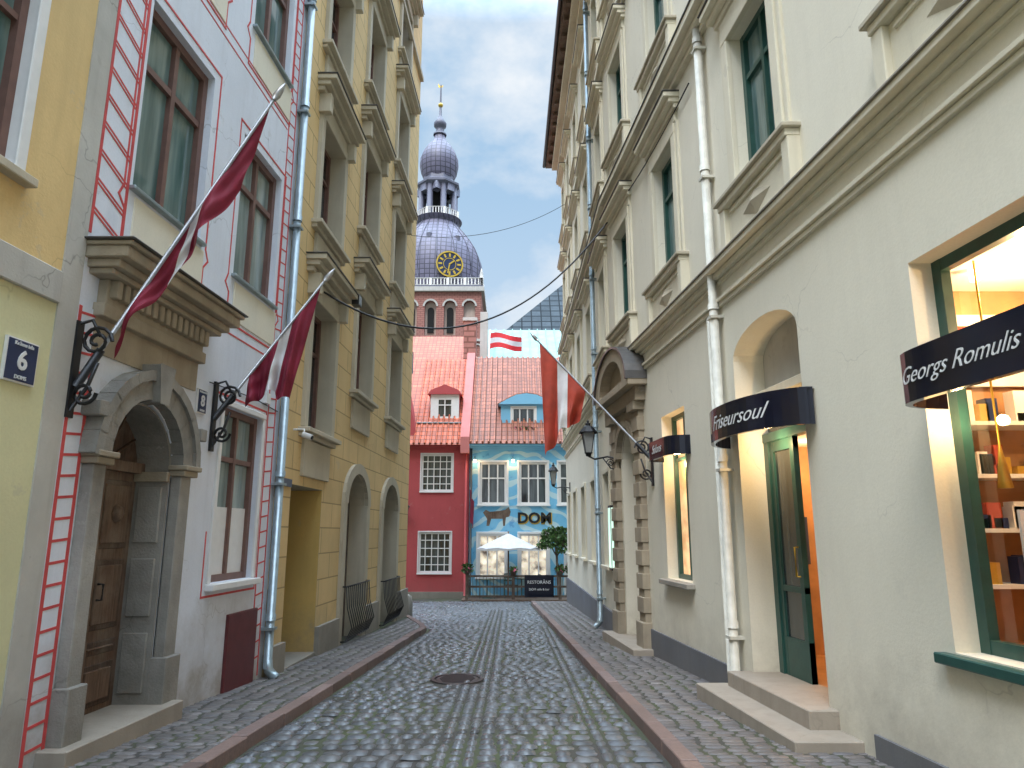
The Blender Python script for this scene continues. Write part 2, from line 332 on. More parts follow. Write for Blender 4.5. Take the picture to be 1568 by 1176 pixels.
# ------------------------------------------------------------ LEFT: white house
b=B('white_house')
W1=(6.05,7.32,4.74,6.78,.16,0);W2=(8.16,9.40,4.68,6.6,.16,0);W3=(8.16,9.4,8.15,10.0,.16,0);W4=(6.05,7.32,8.15,10,.16,0)
GW=(8.2,9.32,1.04,3.08,.14,0);DR=(6.0,7.22,-.05,2.82,.42,.6)
facade(b,L1,'front_wall','white',5.53,9.9,-1.3,13,[W1,W2,W3,W4,GW,DR],'white')
b.box(L1,'quoin_strip','strip',5.3,5.53,-.3,.012,-1.3,13)
for w in (W1,W2,W3,W4): window(b,L1,w,'wframe','glg' if w!=W2 else 'glc',1,(.68,),.09,.07)
for w in (W1,W2,W3,W4):
    b.box(L1,'window_sill','zinc',w[0]-.05,w[1]+.05,-.02,.06,w[2]-.03,w[2]+.012)
    b.box(L1,'apron_panel','cream',w[0]+.05,w[1]+.1,-.01,.012,w[2]-.55,w[2]-.06)
    a,c,e,f=w[0]-.12,w[1]+.14,w[2],w[3]
    b.line(L1,'red_lines','redl',[(a,f+.12),(a,e-.02),(a-.06,e-.14),(a+.04,e-.24),(a+.04,e-.6),(c-.02,e-.6),(c-.02,e-.24),(c+.07,e-.14),(c,e-.02),(c,f+.12),(a,f+.12)],.025)
window(b,L1,GW,'wframe','glc',1,(.7,),.08,.06)
b.box(L1,'blind','wht',8.28,9.24,-.115,-.10,1.1,1.9)
surround(b,L1,'wht',8.2,9.32,1.04,3.08,.07,.03)
b.box(L1,'window_sill','wht',8.12,9.42,-.02,.1,.96,1.035)
b.line(L1,'red_lines','redl',[(8.05,1.6),(8.05,.9),(9.45,.9),(9.45,3.2),(8.05,3.2)],.025)
b.box(L1,'meter_panel','maroon',8.72,9.55,-.01,.035,-.9,.65)
b.box(L1,'quoin_band','white',5.535,5.80,-.01,.01,-.5,3.45)
for x in (5.56,5.775): b.line(L1,'red_lines','redl',[(x,-.1),(x,3.42)],.035,.014)
z=0.02
while z<3.4: b.line(L1,'red_lines','redl',[(5.56,z),(5.775,z+.02)],.022,.0135);z+=.168
for x in (5.56,6.0 - .02): b.line(L1,'red_lines','redl',[(x,4.1),(x,13)],.035,.006)
z=4.15
while z<12.8:
    b.line(L1,'red_lines','redl',[(5.58,z+.13),(5.96,z)],.018,.004);b.line(L1,'red_lines','redl',[(5.58,z+.17),(5.96,z+.04)],.018,.004);z+=.27
for x in (9.5,9.74): b.line(L1,'red_lines','redl',[(x,-.2),(x,13)],.025,.006)
z=0
while z<12.8: b.line(L1,'red_lines','redl',[(9.5,z),(9.74,z+.03)],.02,.004);z+=.2
for zz in (3.95,7.45,7.6): b.line(L1,'red_lines','redl',[(7.75 if zz<5 else 6.05,zz),(9.45,zz)],.022)
# door surround
b.box(L1,'door_pilaster_trim','greyst',5.83,6.0,-.02,.10,-.3,2.16);b.box(L1,'door_pilaster_trim','greyst',7.22,7.42,-.02,.10,-.3,2.16)
for a,c in ((5.80,6.03),(7.19,7.46)):
    b.box(L1,'capital_trim','hood',a,c,-.02,.15,2.16,2.22);b.box(L1,'capital_trim','hood',a-.02,c+.02,-.02,.18,2.22,2.27)
    b.box(L1,'pilaster_base','greyst',a,c,-.02,.14,-.3,.42)
b.ring(L1,'door_arch_trim','greyst',6.61,2.24,.60,.78,-.02,.12);b.ring(L1,'door_arch_trim','greyst',6.61,2.24,.78,.86,-.02,.16)
b.prism(L1,'keystone_trim','greyst',[(6.54,2.8),(6.68,2.8),(6.74,3.16),(6.48,3.16)],-.01,.2)
for x in (5.72,7.42): b.box(L1,'ear_trim','greyst',x,x+.12,-.01,.17,2.55,2.68)
b.box(L1,'spandrel_field','hood',5.75,7.5,-.01,.02,3.1,3.5)
b.box(L1,'reveal_lining','greyst',7.19,7.223,-.345,-.015,-.05,2.2);b.box(L1,'reveal_lining','greyst',5.997,6.03,-.345,-.015,-.05,2.2)
b.ring(L1,'reveal_lining','greyst',6.61,2.2,.585,.605,-.345,-.015,ky=1.0)
for zz in (.1,.8,1.5): b.box(L1,'reveal_blocks_panel','greyst',7.17,7.195,-.3,-.06,zz,zz+.55)
b.box(L1,'reveal_impost_trim','hood',7.14,7.2,-.34,.0,2.1,2.2)
b.box(L1,'door_leaf','wood',6.0,7.22,-.40,-.34,-.05,2.2);b.ring(L1,'door_fan','wood2',6.61,2.2,.02,.61,-.40,-.345)
for i in range(2):
    a=6.06+i*.57
    for z0,z1 in ((.05,.42),(.5,.62),(.72,1.35),(1.45,2.1)):
        b.box(L1,'door_panels','wood2',a,a+.5,-.35,-.33,z0,z1);b.box(L1,'door_panels','wood',a+.06,a+.44,-.35,-.31,z0+.05,z1-.05)
    b.lathe('door_boss','wood',L1(a+.25,-.32,1.78),[(0,-.1),(.06,-.06),(.08,0),(.06,.06),(0,.1)],8)
b.box(L1,'door_meeting_rail','wood',6.585,6.635,-.35,-.29,-.05,2.2);b.box(L1,'door_transom','wood',6.0,7.22,-.36,-.26,2.18,2.28)
for k in range(1,6):
    A=math.pi*k/6;b.tube('door_fan_bars','wood',[L1(6.61,-.33,2.24),L1(6.61+.55*math.cos(A),-.33,2.24+.55*math.sin(A))],.012,6)
b.tube('door_handle','black',[L1(6.66,-.27,1.0),L1(6.66,-.22,1.0),L1(6.66,-.22,1.14),L1(6.66,-.27,1.14)],.012,6)
b.box(L1,'hood_trim','hood',5.72,7.5,-.01,.10,3.40,3.52)
b.box(L1,'hood_frieze','hood',5.76,7.46,-.01,.08,3.52,3.74)
for k in range(15): b.box(L1,'hood_dentils','hood',5.8+k*.112,5.87+k*.112,.07,.15,3.58,3.74)
for i,(dd,z0,z1) in enumerate(((.2,3.74,3.79),(.27,3.79,3.86),(.36,3.86,3.96),(.40,3.96,4.0))): b.box(L1,'hood_trim','hood',5.72-dd*.5,7.5+dd*.5,-.01,dd,z0,z1)
b.box(L1,'hood_cap','copper',5.49,7.73,-.01,.43,4.0,4.02)
b.box(L1,'door_step','step',5.7,7.4,-.5,.24,-.6,0.0)
shell(b,L1,'white',5.3,9.9,-1.3,13,9)
b.done()
b=B('drainpipe');pipe(b,L1,'pipe','zinc',9.82,.10,g(9.8)+.09,13,.06);b.done()
def plate(name,M,s0,s1,z0,z1,txt,sign):
    b=B(name);b.box(M,'plate_edge','wht',s0,s1,0.003,.025,z0,z1);b.box(M,'plate','navyp',s0+.012,s1-.012,.02,.03,z0+.012,z1-.012)
    cs,cz=(s0+s1)/2,(z0+z1)/2;h=z1-z0
    b.text('number','wht',txt,h*.62,lambda x,y,z:M(cs+sign*x,.033+z,cz+y),bold=.004)
    for q in (.40,-.40): b.text('caption','wht','Krāmu iela' if q>0 else 'DOMS',h*.13,lambda x,y,z,q=q:M(cs+sign*x,.033+z,cz+q*h*.95+y))
    b.done()
plate('house_number_sign',L1,4.84,5.15,2.66,2.98,'6',1)
plate('house_number_sign',L1,7.55,7.75,2.88,3.15,'8',1)
b=B('facade_cable')
b.tube('cable','darkm',[L1(s,.012+.004*math.sin(s*5),3.28+.02*math.sin(s*2.3)) for s in [7.8+.2*k for k in range(11)]],.007,5);b.box(L1,'junction_box','wht',9.28,9.42,-.002,.06,3.3,3.44);b.done()
# ------------------------------------------------------------ flags
def spiral(M,s,d,z,r,turn,sgn=1,k=22):
    return [M(s,d+ (r*(1-t/k*.8))*math.cos(turn*t/k*2*math.pi)*1.0, z+sgn*(r*(1-t/k*.8))*math.sin(turn*t/k*2*math.pi)) for t in range(k+1)]
def flagset(M,sb,zb,p0,p1,thi,tlo,Lh,Ll,hv,cloth,nu=44,nv=28,amp=.07,fr=3.2,st=(.4,.6),gk=.18,pw=.8):
    p0=Vector(p0);p1=Vector(p1);b=B('wall_flag')
    b.tube('pole','alu',[p0,p1],[.020,.014],10)
    d=(p1-p0).normalized();b.tube('pole_tip','alu',[p1,p1+d*.05,p1+d*.12,p1+d*.2],[.02,.035,.028,.004],10)
    b.tube('bracket_socket','black',[p0-d*.05,p0+d*.3],.034,10)
    b.box(M,'bracket_plate','black',sb-.04,sb+.04,.003,.03,zb-.45,zb+.35)
    b.tube('bracket_scroll','black',spiral(M,sb,.17,zb+.18,.13,1.8),.016,6)
    b.tube('bracket_scroll','black',spiral(M,sb,.12,zb-.25,.10,1.6,-1),.016,6)
    b.tube('bracket_scroll','black',[M(sb,.02,zb-.4),M(sb,.14,zb-.2),M(sb,.2,zb)],.016,6)
    b.tube('bracket_scroll','black',[M(sb,.02,zb+.33),M(sb,.12,zb+.36),M(sb,.2,zb+.22)],.014,6)
    hv=Vector(hv).normalized();nrm=d.cross(hv).normalized()
    v=[];
    for i in range(nu+1):
        a=i/nu
        for j in range(nv+1):
            q=j/nv;L=(Lh+(Ll-Lh)*a**pw)*(1+.05*math.sin(a*9))
            w=amp*(q**.7)*(math.sin(fr*2*math.pi*a+2.2*q)+.45*math.sin(fr*4.3*math.pi*a+1+q*4))
            w+=.02*math.sin(q*14+a*6)*q
            gather=1-gk*q
            hh=p0.lerp(p1,thi+(tlo-thi)*(a*gather+(1-gather)*.5))
            v.append(hh+hv*L*q+nrm*w+d*(.03*q*math.sin(a*17)))
    f={'c':[],'w':[]}
    for i in range(nu):
        for j in range(nv):
            k=i*(nv+1)+j;q=(k,k+1,k+nv+2,k+nv+1);a=(i+.5)/nu
            f['w' if st[0]<a<st[1] else 'c'].append(q)
    b.geo('cloth',cloth,v,f['c'],True);b.geo('cloth_stripe','whcl',v,f['w'],True);b.done()
flagset(L1,5.57,2.95,(-3.50,5.58,2.80),(-2.15,5.7,5.42),.985,.26,.86,.46,(-.27,-.02,-1),'carm',amp=.10,fr=1.7,st=(.50,.60),gk=.0,pw=1.2)
flagset(L1,7.96,2.95,(-3.38,7.96,2.90),(-2.27,8.1,4.58),.97,.30,1.32,.46,(-.18,0,-1),'carm',amp=.075,fr=2.6,st=(.42,.58))
flagset(R1,11.7,2.8,(2.28,11.7,2.83),(.45,11.8,4.85),.985,.56,1.85,.62,(-.02,0,-1),'orcl',amp=.09,fr=1.6,st=(.38,.62),gk=.3)
# ------------------------------------------------------------ LEFT: yellow building
b=B('yellow_apartment_building')
ops=[(10.45,12.0,-1.0,2.3,.7,0),(13.5,15.1,-1.0,2.75,.45,.6),(16.8,18.5,-1.0,2.75,.45,.6)]
wins=[]
for k,zz in enumerate((3.2,6.6,9.9,13.2,16.5)): wins.append((10.85,12.15,zz,zz+(1.9 if k else 2.1),.3,0))
for zz in (4.35,7.75,11.1,14.4,17.6):
    wins.append((13.65,15.0,zz,zz+2.0,.3,0));wins.append((16.9,18.3,zz,zz+2.0,.3,0))
facade(b,L2,'front_wall','yellow',9.9,20.3,-1.3,21,ops+wins,'beige')
shell(b,L2,'yellow',9.9,20.3,-1.3,21,10)
for w in wins:
    window(b,L2,w,'wframe','gld',1,(.68,))
    surround(b,L2,'beige',w[0],w[1],w[2],w[3],.16,.07)
    cornice(b,L2,'window_sill','beige',w[0]-.2,w[1]+.2,w[2]-.16,.18,.14,2)
    cornice(b,L2,'window_hood','beige',w[0]-.28,w[1]+.28,w[3]+.36,.32,.26,3,'copper')
    b.box(L2,'hood_frieze','beige',w[0]-.16,w[1]+.16,-.01,.05,w[3]+.165,w[3]+.36)
    for x in (w[0]-.22,w[1]+.08): b.box(L2,'hood_console_trim','beige',x,x+.14,-.01,.2,w[3]+.02,w[3]+.36)
    b.box(L2,'apron_panel','beige',w[0]-.05,w[1]+.05,-.01,.05,w[2]-.75,w[2]-.18)
cornice(b,L2,'belt_trim','beige',9.9,20.3,20.2,.6,.7,4)
b.box(L2,'belt_trim','beige',9.9,20.3,-.01,.10,15.85,16.0)
for (a,c,e,f,dp,ri) in ops[1:]:
    b.box(L2,'arch_surround','beige',a-.25,a,-.01,.06,-1.3,f-ri);b.box(L2,'arch_surround','beige',c,c+.25,-.01,.06,-1.3,f-ri)
    b.ring(L2,'arch_surround','beige',(a+c)/2,f-ri,(c-a)/2,(c-a)/2+.25,-.01,.07,ky=ri/((c-a)/2)*.95+.05)
    window(b,L2,(a,c,-1,f,dp-.05,0),'wood2','gld',1,(.35,.72),.12,.08,'shop_door')
b.box(L2,'entrance_void','void',10.4,12.05,-.72,-.69,-1,2.35)
b.geo('entrance_reveal','yellowp',[L2(11.99,.0,-1),L2(11.99,-.68,-1),L2(11.99,-.68,2.29),L2(11.99,0,2.29)],[(0,1,2,3)])
for a,c in ((9.9,10.44),(12.01,13.25),(15.35,16.55),(18.75,20.3)): b.box(L2,'plinth','bplinth',a,c,-.01,.07,-1.3,.1)
b.box(L2,'door_step','bplinth',10.45,12.0,-.6,.03,-1.3,g(11)+.12)
b.box(L2,'street_sign','navyp',10.0,10.4,.01,.03,2.25,2.36)
b.done()
for a,c in ((13.4,15.2),(16.7,18.6)):
    b=B('iron_railing');zb=g(a)+.09
    for k in range(13):
        s=a+(c-a)*k/12;b.tube('bars','black',[L2(s,.14,zb+.05),L2(s,.26,zb+.3),L2(s,.16,zb+.65),L2(s,.13,zb+1.02)],.011,5)
    for z in (zb+.06,zb+1.02): b.tube('rails','black',[L2(a,.02,z),L2(a,.14,z),L2(c,.14,z),L2(c,.02,z)],.016,6)
    b.done()
b=B('security_camera');b.tube('body','wht',[L2(10.35,.16,3.02),L2(10.33,.30,2.97)],.045,10);b.tube('arm','wht',[L2(10.4,0,3.1),L2(10.4,.16,3.1),L2(10.35,.18,3.04)],.016,6);b.tube('lens','black',[L2(10.33,.30,2.97),L2(10.327,.312,2.966)],.03,10);b.done()
b=B('flood_light');b.box(L2,'housing','darkm',12.5,12.72,.2,.34,5.75,5.95);b.box(L2,'bracket','darkm',12.58,12.64,0,.22,5.82,5.86);b.box(L2,'lens','gline',12.52,12.7,.34,.345,5.77,5.93);b.done()
# ------------------------------------------------------------ RIGHT: cream building
b=B('cream_apartment_building')
SW=(2.5,4.95,.82,3.56,.25,0);SW2=(-1.2,1.2,.82,3.56,.25,0);ND=(6.65,8.22,.1,3.92,.38,.32);SM=(10.05,11.15,.92,3.4,.24,.0);PD=(12.6,13.8,-.5,3.55,.6,.55)
ws=[]
for c in (.8,4.0,7.15,10.4,13.2):
    for z in (5.62,9.5,13.2): ws.append((c-.52,c+.52,z,z+1.95,.2,0))
facade(b,R1,'front_wall','cream',-6,14,-1.3,17,[SW,SW2,ND,SM,PD]+ws,'cream')
shell(b,R1,'cream',-6,14,-1.3,17,9)
def rwin(b,M,w):
    window(b,M,w,'gframe','glg',1,(.7,),.08,.06)
    a,c,e,f=w[:4]
    surround(b,M,'creamt',a,c,e-.1,f,.16,.06)
    b.box(M,'window_surround','creamt',a-.24,a-.16,-.01,.035,e-.1,f+.16);b.box(M,'window_surround','creamt',c+.16,c+.24,-.01,.035,e-.1,f+.16)
    b.box(M,'window_ledge','creamt',a-.36,c+.36,-.01,.15,e-.2,e-.12);b.box(M,'window_ledge','beige',a-.4,c+.4,-.01,.19,e-.12,e-.07)
    b.box(M,'apron_panel','creamt',a-.3,c+.3,-.01,.07,e-.74,e-.2)
    b.box(M,'apron_border_trim','creamt',a-.14,c+.14,.06,.095,e-.66,e-.62);b.box(M,'apron_border_trim','creamt',a-.14,c+.14,.06,.095,e-.3,e-.26)
    m=(a+c)/2;zc=e-.46
    b.geo('apron_diamond','beige',[M(m-.34,.072,zc),M(m,.072,zc-.15),M(m+.34,.072,zc),M(m,.072,zc+.15),M(m,.14,zc)],[(0,1,4),(1,2,4),(2,3,4),(3,0,4)])
    for x in (a-.36,c+.22): b.box(M,'ledge_console_trim','creamt',x,x+.14,-.01,.13,e-.74,e-.2)
    cornice(b,M,'window_hood','creamt',a-.26,c+.26,f+.34,.24,.24,3,'copper')
    b.box(M,'hood_frieze','creamt',a-.2,c+.2,-.01,.05,f+.165,f+.34)
for w in ws: rwin(b,R1,w)
def belts(b,M,s0,s1):
    for dd,z0,z1 in ((.04,4.36,4.42),(.07,4.42,4.47),(.04,4.66,4.71),(.10,4.71,4.79),(.18,4.79,4.86)): b.box(M,'belt_trim','creamt',s0,s1,-.01,dd,z0,z1)
    b.box(M,'belt_cap','bplinth',s0,s1,-.01,.20,4.86,4.875)
    for dd,z0,z1 in ((.08,8.28,8.36),(.16,8.36,8.46),(.26,8.46,8.58)): b.box(M,'belt_trim','creamt',s0,s1,-.01,dd,z0,z1)
    b.box(M,'belt_cap','copper',s0,s1,-.01,.28,8.58,8.595)
    for dd,z0,z1 in ((.06,12.1,12.2),(.14,12.2,12.32)): b.box(M,'belt_trim','creamt',s0,s1,-.01,dd,z0,z1)
belts(b,R1,-6,14)
for a,c in ((-6,5.95),(8.3,12.2)): b.box(R1,'plinth','plinth',a,c,-.01,.03,-1.3,.06)
window(b,R1,(SW[0],SW[1],SW[2],SW[3],.25,0),'gframe','shopglass',0,(.78,),.09,.08,'shop_window')
window(b,R1,(SW2[0],SW2[1],SW2[2],SW2[3],.25,0),'gframe','glc',1,(.78,),.09,.08)
b.box(R1,'shop_sill','gframe',2.4,5.06,-.2,.08,.74,.81)
b.box(R1,'shop_floor','orwood',2.45,5.6,-2.2,-.28,.77,.80);b.box(R1,'shop_ceiling','wht',2.45,5.6,-2.2,-.28,3.57,3.6)
b.box(R1,'shop_back_wall','orwood',2.45,5.6,-2.25,-2.2,.78,3.6);b.box(R1,'shop_side_wall','orwood',5.6,5.64,-2.25,-.02,.75,3.62);b.box(R1,'shop_side_wall','orwood',2.41,2.45,-2.2,-.3,.78,3.6)
for zz in (1.2,1.6,2.0,2.4): b.box(R1,'shop_shelf','wht',5.3,5.6,-1.9,-.4,zz,zz+.03)
for k in range(60):
    zz=(1.23,1.63,2.03,2.43)[k%4];d=-.45-random.random()*1.35;w_=.05+random.random()*.07
    b.box(R1,'display_items',('wht','gold','navyp','orcl')[random.randrange(4)],5.36,5.46,d-w_,d,zz,zz+.06+random.random()*.2)
b.box(R1,'poster','whcl',5.55,5.59,-1.3,-.5,2.75,3.35);b.box(R1,'poster_art','orcl',5.54,5.55,-1.15,-.65,2.85,3.25);b.box(R1,'display_card','whcl',4.75,4.77,-.75,-.4,1.2,1.75)
for d in (-.6,-1.1,-1.6): b.tube('shop_spot','lamp',[R1(5.1,d,3.56),R1(5.1,d,3.48)],.035,10)
b.tube('pendant','gold',[R1(4.9,-.45,3.56),R1(4.9,-.45,2.2),R1(4.9,-.45,1.9)],[.008,.008,.05],8)
# niche with door
b.box(R1,'door_backing','lit',6.3,11.5,-1.9,-1.87,.0,3.0);b.box(R1,'hall_side_wall','orwood',9.4,9.44,-1.9,-.3,.0,3.0);b.box(R1,'hall_ceiling','wht',6.3,9.5,-1.9,-.45,2.72,2.76);b.box(R1,'hall_floor','orwood',6.3,9.5,-1.9,-.40,.02,.09)
b.box(R1,'hall_picture','navyp',9.36,9.40,-1.3,-.8,1.2,1.8)
b.box(R1,'tympanum','strip',6.65,8.22,-.42,-.36,3.2,3.95)
b.box(R1,'lintel_trim','creamt',6.6,8.25,-.38,-.2,3.1,3.2)
b.box(R1,'transom_glass','gld',6.65,8.22,-.4,-.36,2.72,3.1);b.box(R1,'transom_bar','gframe',6.65,8.22,-.38,-.28,2.62,2.72)
for a in (6.65,8.12): b.box(R1,'door_frame','gframe',a,a+.10,-.38,-.29,.105,2.65)
for a in (7.56,8.04): b.box(R1,'door_leaf','gframe',a,a+.08,-.37,-.31,.105,2.62)
for z0,z1 in ((.105,.5),(.98,1.04),(2.5,2.62)): b.box(R1,'door_leaf','gframe',7.56,8.12,-.368,-.312,z0,z1)
b.box(R1,'door_leaf_glass','gld',7.62,8.06,-.35,-.335,.3,2.55)
b.tube('door_handle','gold',[R1(7.60,-.30,1.15),R1(7.60,-.26,1.15),R1(7.60,-.26,1.45),R1(7.60,-.30,1.45)],.012,6)
b.box(R1,'door_step','step',6.5,8.3,-.40,.26,-1,.104);b.box(R1,'door_step','step',6.15,8.45,-.1,.56,-1,-.05)
window(b,R1,SM,'gframe','litglass',1,(.72,),.07,.05,'small_window');b.box(R1,'window_ledge','bplinth',9.95,11.25,-.1,.12,.84,.91)
# portal
for a,c in ((12.15,12.5),(13.9,14.25)):
    b.box(R1,'portal_pilaster','portal',a,c,-.02,.10,-1.2,3.7);b.box(R1,'portal_pilaster','portal',a-.04,c+.04,-.02,.16,-1.2,.15)
    for k in range(9): b.box(R1,'portal_block_trim','portal',a-.02,c+.02,-.02,.13,.3+k*.38,.55+k*.38)
    b.box(R1,'portal_capital_trim','portal',a-.05,c+.05,-.02,.2,3.7,3.85)
b.ring(R1,'portal_arch_trim','portal',13.2,3.0,.6,.72,-.02,.12,ky=.92)
b.box(R1,'portal_field','portal',12.5,13.9,-.01,.05,3.58,3.85)
b.box(R1,'portal_entablature_trim','portal',12.0,14.4,-.02,.18,3.85,4.1);b.box(R1,'portal_entablature_trim','portal',11.85,14.5,-.02,.34,4.1,4.24)
b.ring(R1,'portal_pediment_trim','portal',13.2,4.2,.95,1.3,-.02,.34,0,180,18,.62);b.ring(R1,'portal_pediment_cap','copper',13.2,4.2,1.3,1.36,-.02,.38,0,180,18,.62)
b.ring(R1,'portal_pediment_field','portal',13.2,4.2,.05,.96,-.02,.14,0,180,18,.62)
b.box(R1,'portal_door','wood2',12.6,13.8,-.62,-.56,-.6,3.5);b.box(R1,'portal_step','step',12.0,14.3,-.5,.36,-1.3,g(13)+.22)
for dd,z0,z1 in ((.2,16.2,16.4),(.4,16.4,16.6)): b.box(R1,'eaves_trim','creamt',-6,14,-.01,dd,z0,z1)
b.box(R1,'eaves_board','wood',-6,14.0,-.1,.62,16.7,16.8)
b.done()
b=B('downspout');pipe(b,R1,'pipe','pipe',8.47,.10,g(8.5)+.12,16.6,.055)
b.tube('second_pipe','pipe',[R1(8.72,.07,0),R1(8.72,.07,4.3)],.03,8);b.done()
def curved_sign(name,M,s0,s1,dp,z0,z1,txt,size,flat=False,shift=0):
    b=B(name);n=24;c=(s0+s1)/2;hw=(s1-s0)/2
    def at(u):
        if flat: return c+hw*u, dp*(1-abs(u)**8*.999)**.5
        return c+hw*u,dp*math.sqrt(max(0,1-u*u*.98))
    us=[-math.cos(math.pi*k/n) for k in range(n+1)]
    pts=[at(u) for u in us];v=[];f=[]
    for (s,d) in pts:
        v+= [M(s,d,z0),M(s,d,z1),M(s,max(0,d-.05),z1),M(s,max(0,d-.05),z0)]
    for k in range(n):
        for q in range(4): f.append((k*4+q,k*4+(q+1)%4,(k+1)*4+(q+1)%4,(k+1)*4+q))
    b.geo('band','navy',v,f,False)
    top=[M(s,d,z1-.02) for s,d in pts]+[M(s1,0,z1-.02),M(s0,0,z1-.02)];b.geo('canopy_top','navy',top,[tuple(range(len(top)))])
    def mp(x,y,z):
        u=max(-.98,min(.98,-(x+shift)/hw));s,d=at(u);return M(s,d+.004+z,(z0+z1)/2+y)
    b.text('lettering','wht',txt,size,mp,.55,.002,-.001);b.done()
curved_sign('curved_shop_sign',R1,6.42,8.4,.50,2.58,2.93,'Friseursoul',.22,shift=.2)
curved_sign('shop_fascia_sign',R1,2.9,4.72,.45,2.42,2.75,'Georgs Romulis',.155,True,shift=-.22)
curved_sign('small_shop_sign',R1,9.85,11.1,.30,2.68,2.95,'Salons',.18,True)
# far right building
b=B('far_cream_building')
gw=[(15.4,16.3,.9,2.9,.2,0),(17.9,18.8,.9,2.9,.2,0),(20.3,21.3,.9,2.9,.2,0),(22.9,23.9,.9,2.9,.2,0),(25.1,26.0,.9,2.9,.2,0)]
ws=[(c-.5,c+.5,z,z+1.9,.2,0) for c in (15.6,18.3,21.0,23.6,25.9) for z in (5.62,9.5,13.2)]
facade(b,R2,'front_wall','creamw',14,27,-1.4,17,gw+ws,'creamw');shell(b,R2,'creamw',14,27,-1.4,17,9)
for w in ws: rwin(b,R2,w)
for w in gw: window(b,R2,w,'gframe','gld',1,(.7,));surround(b,R2,'creamt',*w[:4],.1,.04);b.box(R2,'window_ledge','creamt',w[0]-.12,w[1]+.12,-.01,.12,w[2]-.08,w[2])
belts(b,R2,14.02,27)
b.box(R2,'plinth','plinth',14.4,27,-.01,.05,-1.4,-.02)
for dd,z0,z1 in ((.2,16.2,16.4),(.4,16.4,16.6)): b.box(R2,'eaves_trim','creamt',14,27,-.01,dd,z0,z1)
k=14.2
while k<27: b.box(R2,'eaves_bracket','wood',k,k+.14,-.01,.55,16.6,16.72);k+=.7
b.box(R2,'eaves_board','wood',14,27.4,-.1,.64,16.72,16.8)
b.geo('tile_roof','roofb',[R2(14,.66,16.82),R2(27.5,.66,16.82),R2(27.5,-5,21),R2(14,-5,21)],[(0,1,2,3)])
b.tube('gutter','darkm',[R2(13.9,.70,16.8),R2(27.4,.70,16.8)],.07,8)
b.done()
b=B('downspout');pipe(b,R2,'pipe','zinc',16.6,.13,g(16.5)+.12,16.0,.06);b.tube('pipe_neck','zinc',[R2(16.6,.13,16.0),R2(16.6,.66,16.7)],.06,8);b.done()
b=B('light_box_sign');b.box(R2,'housing','darkm',14.62,14.98,.0,.12,.85,2.15);b.box(R2,'panel_face','lbox',14.65,14.95,.12,.125,.9,2.1);b.geo('panel_face','lbox',[R2(14.615,.02,.9),R2(14.615,.11,.9),R2(14.615,.11,2.1),R2(14.615,.02,2.1)],[(0,1,2,3)]);b.done()
def lantern(M,s,dist,z,h=.62):
    b=B('street_lamp');c=M(s,dist,z)
    b.box(M,'wall_plate','black',s-.05,s+.05,.003,.03,z-.35,z+.1)
    b.tube('arm','black',[M(s,.02,z-.1),M(s,dist*.4,z-.05),M(s,dist*.8,z-.1),M(s,dist,z-.04)],.018,8)
    b.tube('arm_scroll','black',[M(s,.02,z-.32),M(s,dist*.3,z-.28),M(s,dist*.55,z-.07)],.013,6)
    b.tube('arm_scroll','black',spiral(M,s,dist*.3,z-.17,.08,1.5),.011,6)
    b.lathe('base','black',c,[(.0,-.05),(.05,-.04),(.06,0),(.085,.03)],8)
    r=math.pi/4
    b.lathe('glass','gline',c,[(.08,.03),(.155,h*.62)],4,False,r)
    for k in range(4):
        a=r+k*math.pi/2;b.tube('frame','black',[(c[0]+.083*math.cos(a),c[1]+.083*math.sin(a),c[2]+.03),(c[0]+.16*math.cos(a),c[1]+.16*math.sin(a),c[2]+h*.62)],.010,6)
    b.lathe('cap','black',c,[(.19,h*.61),(.19,h*.64),(.10,h*.80),(.055,h*.84),(.055,h*.9),(.02,h*.93),(.03,h*.96),(0,h*1.02)],8,False,math.pi/8)
    b.done()
lantern(R1,13.95,.62,3.12,.68);lantern(R2,25.3,.6,3.25,.8)
lantern(EM(31),-4.55,.35,2.3,.6)
# ------------------------------------------------------------ end: red + blue houses
E=EM(31)
b=B('red_house')
uw=(-3.97,-2.6,3.36,4.98,.12,0);lw=(-4.0,-2.62,-.08,1.62,.12,0)
facade(b,E,'front_wall','redh',-9,-1.88,-1.3,5.35,[uw,lw,(-7.2,-5.8,3.36,4.98,.12,0)],'redh')
for w in (uw,lw,(-7.2,-5.8,3.36,4.98,.12,0)):
    window(b,E,w,'wht','gld',4,(.2,.4,.6,.8),.08,.035);surround(b,E,'wht',w[0],w[1],w[2],w[3],.05,.02);b.box(E,'window_sill','wht',w[0]-.06,w[1]+.06,-.01,.06,w[2]-.06,w[2])
b.box(E,'plinth','bplinth',-9,-1.9,-.01,.06,-1.3,-.85)
cornice(b,E,'eaves_trim','redh',-9,-1.9,5.2,.3,.2,3)
def rs(y): return 5.4+(y-30.7)*1.22
b.prism(lambda s,d,z:(d,s,z),'roof','roofo',[(30.65,5.36),(34.6,rs(34.6)),(38.5,5.36)],-9,-2.2)
k=-4.3
while k<-2.3: b.tube('roof_tile_rolls','roofo',[(k,30.65,5.42),(k,34.55,rs(34.55)+.04)],.05,5);k+=.24
b.prism(lambda s,d,z:(d,s,z),'firewall','pink',[(30.62,5.0),(30.62,5.7),(34.6,rs(34.6)+.35),(38.6,5.5),(38.6,5.0)],-2.25,-1.86)
b.prism(E,'gable_wall','redh',[(-9,5.3),(-4.15,5.3),(-4.35,6.4),(-4.9,8.9),(-9,8.9)],-1,-.02)
b.tube('roof_vent','darkm',[(-4.5,30.95,8.6),(-4.5,30.95,9.6)],.05,8)
D=EM(31.75);dw=(-3.42,-2.72,6.72,7.62,.08,0)
